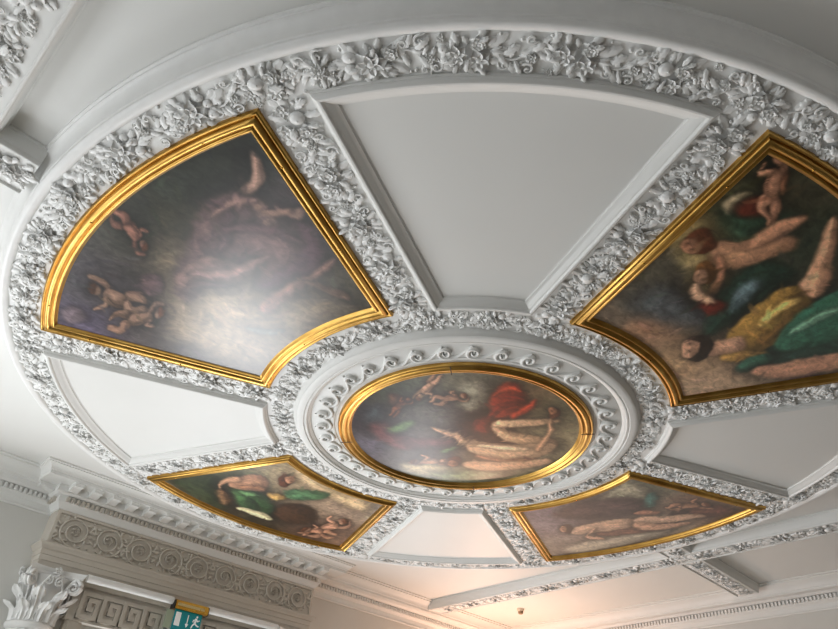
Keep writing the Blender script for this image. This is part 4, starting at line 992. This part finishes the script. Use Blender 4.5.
# ------------------------------------------------------------------ exit sign
ex = thing('exit_sign', 'green emergency exit sign with brass housing above the doorway', 'sign', (-.01, 3.78, 3.33))
b = MB(); x0, x1 = -.205, .175; yf, yb = 3.705, 3.798; z0, z1 = 3.312, 3.402
pr = [(yf + .012, z0), (yf, z0 + .012), (yf, z1 - .030), (yf + .014, z1 - .006), (yf + .03, z1), (yb, z1), (yb, z0)]
b.grid(np.array([[(x, y, z) for y, z in pr] for x in (x0, x1)]), cv=True); b.f.append(tuple(range(7))); b.f.append(tuple(range(7, 14))[::-1])
hs = part('housing', b, M_BRASS, ex, 30)
SC = plain('satin_cream', (205, 186, 130), .3)
for (u0, u1) in ((x0 + .02, x1 - .10), (x1 - .09, x1 - .05)):
    b = MB(); b.box((u0, yf - .004, z0 + .030), (u1, yf + .002, z0 + .056)); part('light_strip', b, SC, hs, None)
for (u0, u1) in ((x0 - .012, x0 + .001), (x1 - .001, x1 + .010)):
    b = MB(); b.box((u0, yf + .004, z0 - .002), (u1, yb - .004, z1 - .012)); part('end_cap', b, M_BLACK, ex, None)
b = MB(); b.box((x0 + .03, 3.748, 3.10), (x1 - .035, 3.758, 3.32)); pl = part('sign_panel', b, M_SIGN, ex, None)
b = MB(); b.box((x0 - .055, 3.755, 3.13), (x0 + .022, 3.762, 3.30)); part('glass_edge', b, M_EDGE, ex, None)
yy0, yy1 = 3.7445, 3.7485
b = MB(); b.box((-.158, yy0, 3.165), (-.100, yy1, 3.292)); part('door_pictogram', b, M_WHITE, pl, None)
b = MB(); b.box((-.020, yy0, 3.175), (-.012, yy1, 3.285)); b.add([(-.034, yy0, 3.20), (.002, yy0, 3.20), (-.016, yy0, 3.165), (-.034, yy1, 3.20), (.002, yy1, 3.20), (-.016, yy1, 3.165)], [(0, 2, 1), (3, 4, 5), (0, 1, 4, 3), (1, 2, 5, 4), (2, 0, 3, 5)]); part('arrow', b, M_WHITE, pl, None)
b = MB()
def limb(p, q, r):
    p = np.array(p); q = np.array(q); d = (q - p) / np.linalg.norm(q - p); n = np.array([-d[1], d[0]]) * r
    c = [p + n - d * r * .5, p - n - d * r * .5, q - n + d * r * .5, q + n + d * r * .5]
    b.add([(k[0], yy0, k[1]) for k in c] + [(k[0], yy1, k[1]) for k in c], [(0, 1, 2, 3), (7, 6, 5, 4), (0, 4, 5, 1), (1, 5, 6, 2), (2, 6, 7, 3), (3, 7, 4, 0)])
for p, q, r in (((.078, 3.265), (.070, 3.222), .011), ((.070, 3.222), (.050, 3.200), .007), ((.050, 3.200), (.040, 3.172), .006), ((.072, 3.222), (.095, 3.205), .007), ((.095, 3.205), (.118, 3.20), .006), ((.076, 3.262), (.052, 3.250), .005), ((.052, 3.250), (.046, 3.232), .005), ((.08, 3.262), (.10, 3.246), .005), ((.10, 3.246), (.116, 3.256), .005)): limb(p, q, r)
n = 14; a = np.linspace(0, 2 * PI, n, endpoint=False)
b.add([(.084 + .011 * math.cos(k), yy0, 3.284 + .011 * math.sin(k)) for k in a] + [(.084, yy0, 3.284)], [(i, (i + 1) % n, n) for i in range(n)])
part('running_figure', b, M_WHITE, pl, None)

# ------------------------------------------------------------------ smoke detector on the ceiling
sd = thing('smoke_detector', 'small brown ceiling detector on the peach-lit ceiling in the room corner', 'detector', (4.68, 2.95, ZC))
b = MB(); lathe(b, [(.001, 4.205), (.035, 4.205), (.05, 4.212), (.055, 4.225), (.055, ZC)], 32, (4.68, 2.95)); part('base', b, plain('cream_plastic', (214, 200, 180), .5), sd, 40)
b = MB(); lathe(b, [(.001, 4.165), (.028, 4.168), (.036, 4.178), (.037, 4.206)], 32, (4.68, 2.95)); part('sensor_cap', b, plain('bronze_cap', (150, 124, 94), .45), sd, 40)

# ------------------------------------------------------------------ lights
def area(name, loc, rot, sx, sy, energy, col):
    l = bpy.data.lights.new(name, 'AREA'); l.shape = 'RECTANGLE'; l.size = sx; l.size_y = sy; l.energy = energy; l.color = col
    o = bpy.data.objects.new(name, l); COL.objects.link(o); o.location = loc; o.rotation_euler = rot; return o
for (a, e, z0, z1), p in zip(LEFT_WIN, (4, 40, 70)):
    area('window_daylight', (-XW - .05, (a + e) / 2, (z0 + z1) / 2), (0, -PI / 2, 0), z1 - z0 - .2, e - a - .15, p, (.93, .96, 1.0))
for (a, e, z0, z1), p in zip(FRONT_WIN, (150, 48)):
    area('window_daylight', ((a + e) / 2, YW + .05, (z0 + z1) / 2), (-PI / 2, 0, 0), e - a - .15, z1 - z0 - .2, p, (.95, .97, 1.0))
area('door_daylight', (0, YW + .1, .95), (-PI / 2, 0, 0), 1.7, 1.4, 230, (.95, .97, 1.0))
l = bpy.data.lights.new('corner_lamp', 'POINT'); l.energy = 190; l.color = (1.0, .60, .42); l.shadow_soft_size = .12
o = bpy.data.objects.new('corner_lamp', l); COL.objects.link(o); o.location = (4.5, 3.35, 2.7)
w = bpy.data.worlds.new('world'); sc.world = w; w.use_nodes = True
w.node_tree.nodes['Background'].inputs[0].default_value = (.75, .8, .88, 1); w.node_tree.nodes['Background'].inputs[1].default_value = .6

# ------------------------------------------------------------------ camera
cam = bpy.data.cameras.new('camera'); co = bpy.data.objects.new('camera', cam); COL.objects.link(co)
F_PX = 646.8; cam.sensor_fit = 'HORIZONTAL'; cam.sensor_width = 36; cam.lens = F_PX / 838 * 36; cam.clip_start = .05
yaw, el, roll = math.radians(45.7805), math.radians(38.8719), math.radians(3.0868)
f = Vector((math.cos(el) * math.cos(yaw), math.cos(el) * math.sin(yaw), math.sin(el)))
r = Vector((math.sin(yaw), -math.cos(yaw), 0)); u = r.cross(f)
r2 = math.cos(roll) * r + math.sin(roll) * u; u2 = -math.sin(roll) * r + math.cos(roll) * u
co.matrix_world = Matrix(((r2.x, u2.x, -f.x, CAM[0]), (r2.y, u2.y, -f.y, CAM[1]), (r2.z, u2.z, -f.z, CAM[2]), (0, 0, 0, 1)))
sc.camera = co
vs = sc.view_settings; vs.view_transform = 'Standard'; vs.look = 'None'; vs.gamma = 1; vs.use_curve_mapping = False; vs.exposure = -0.84
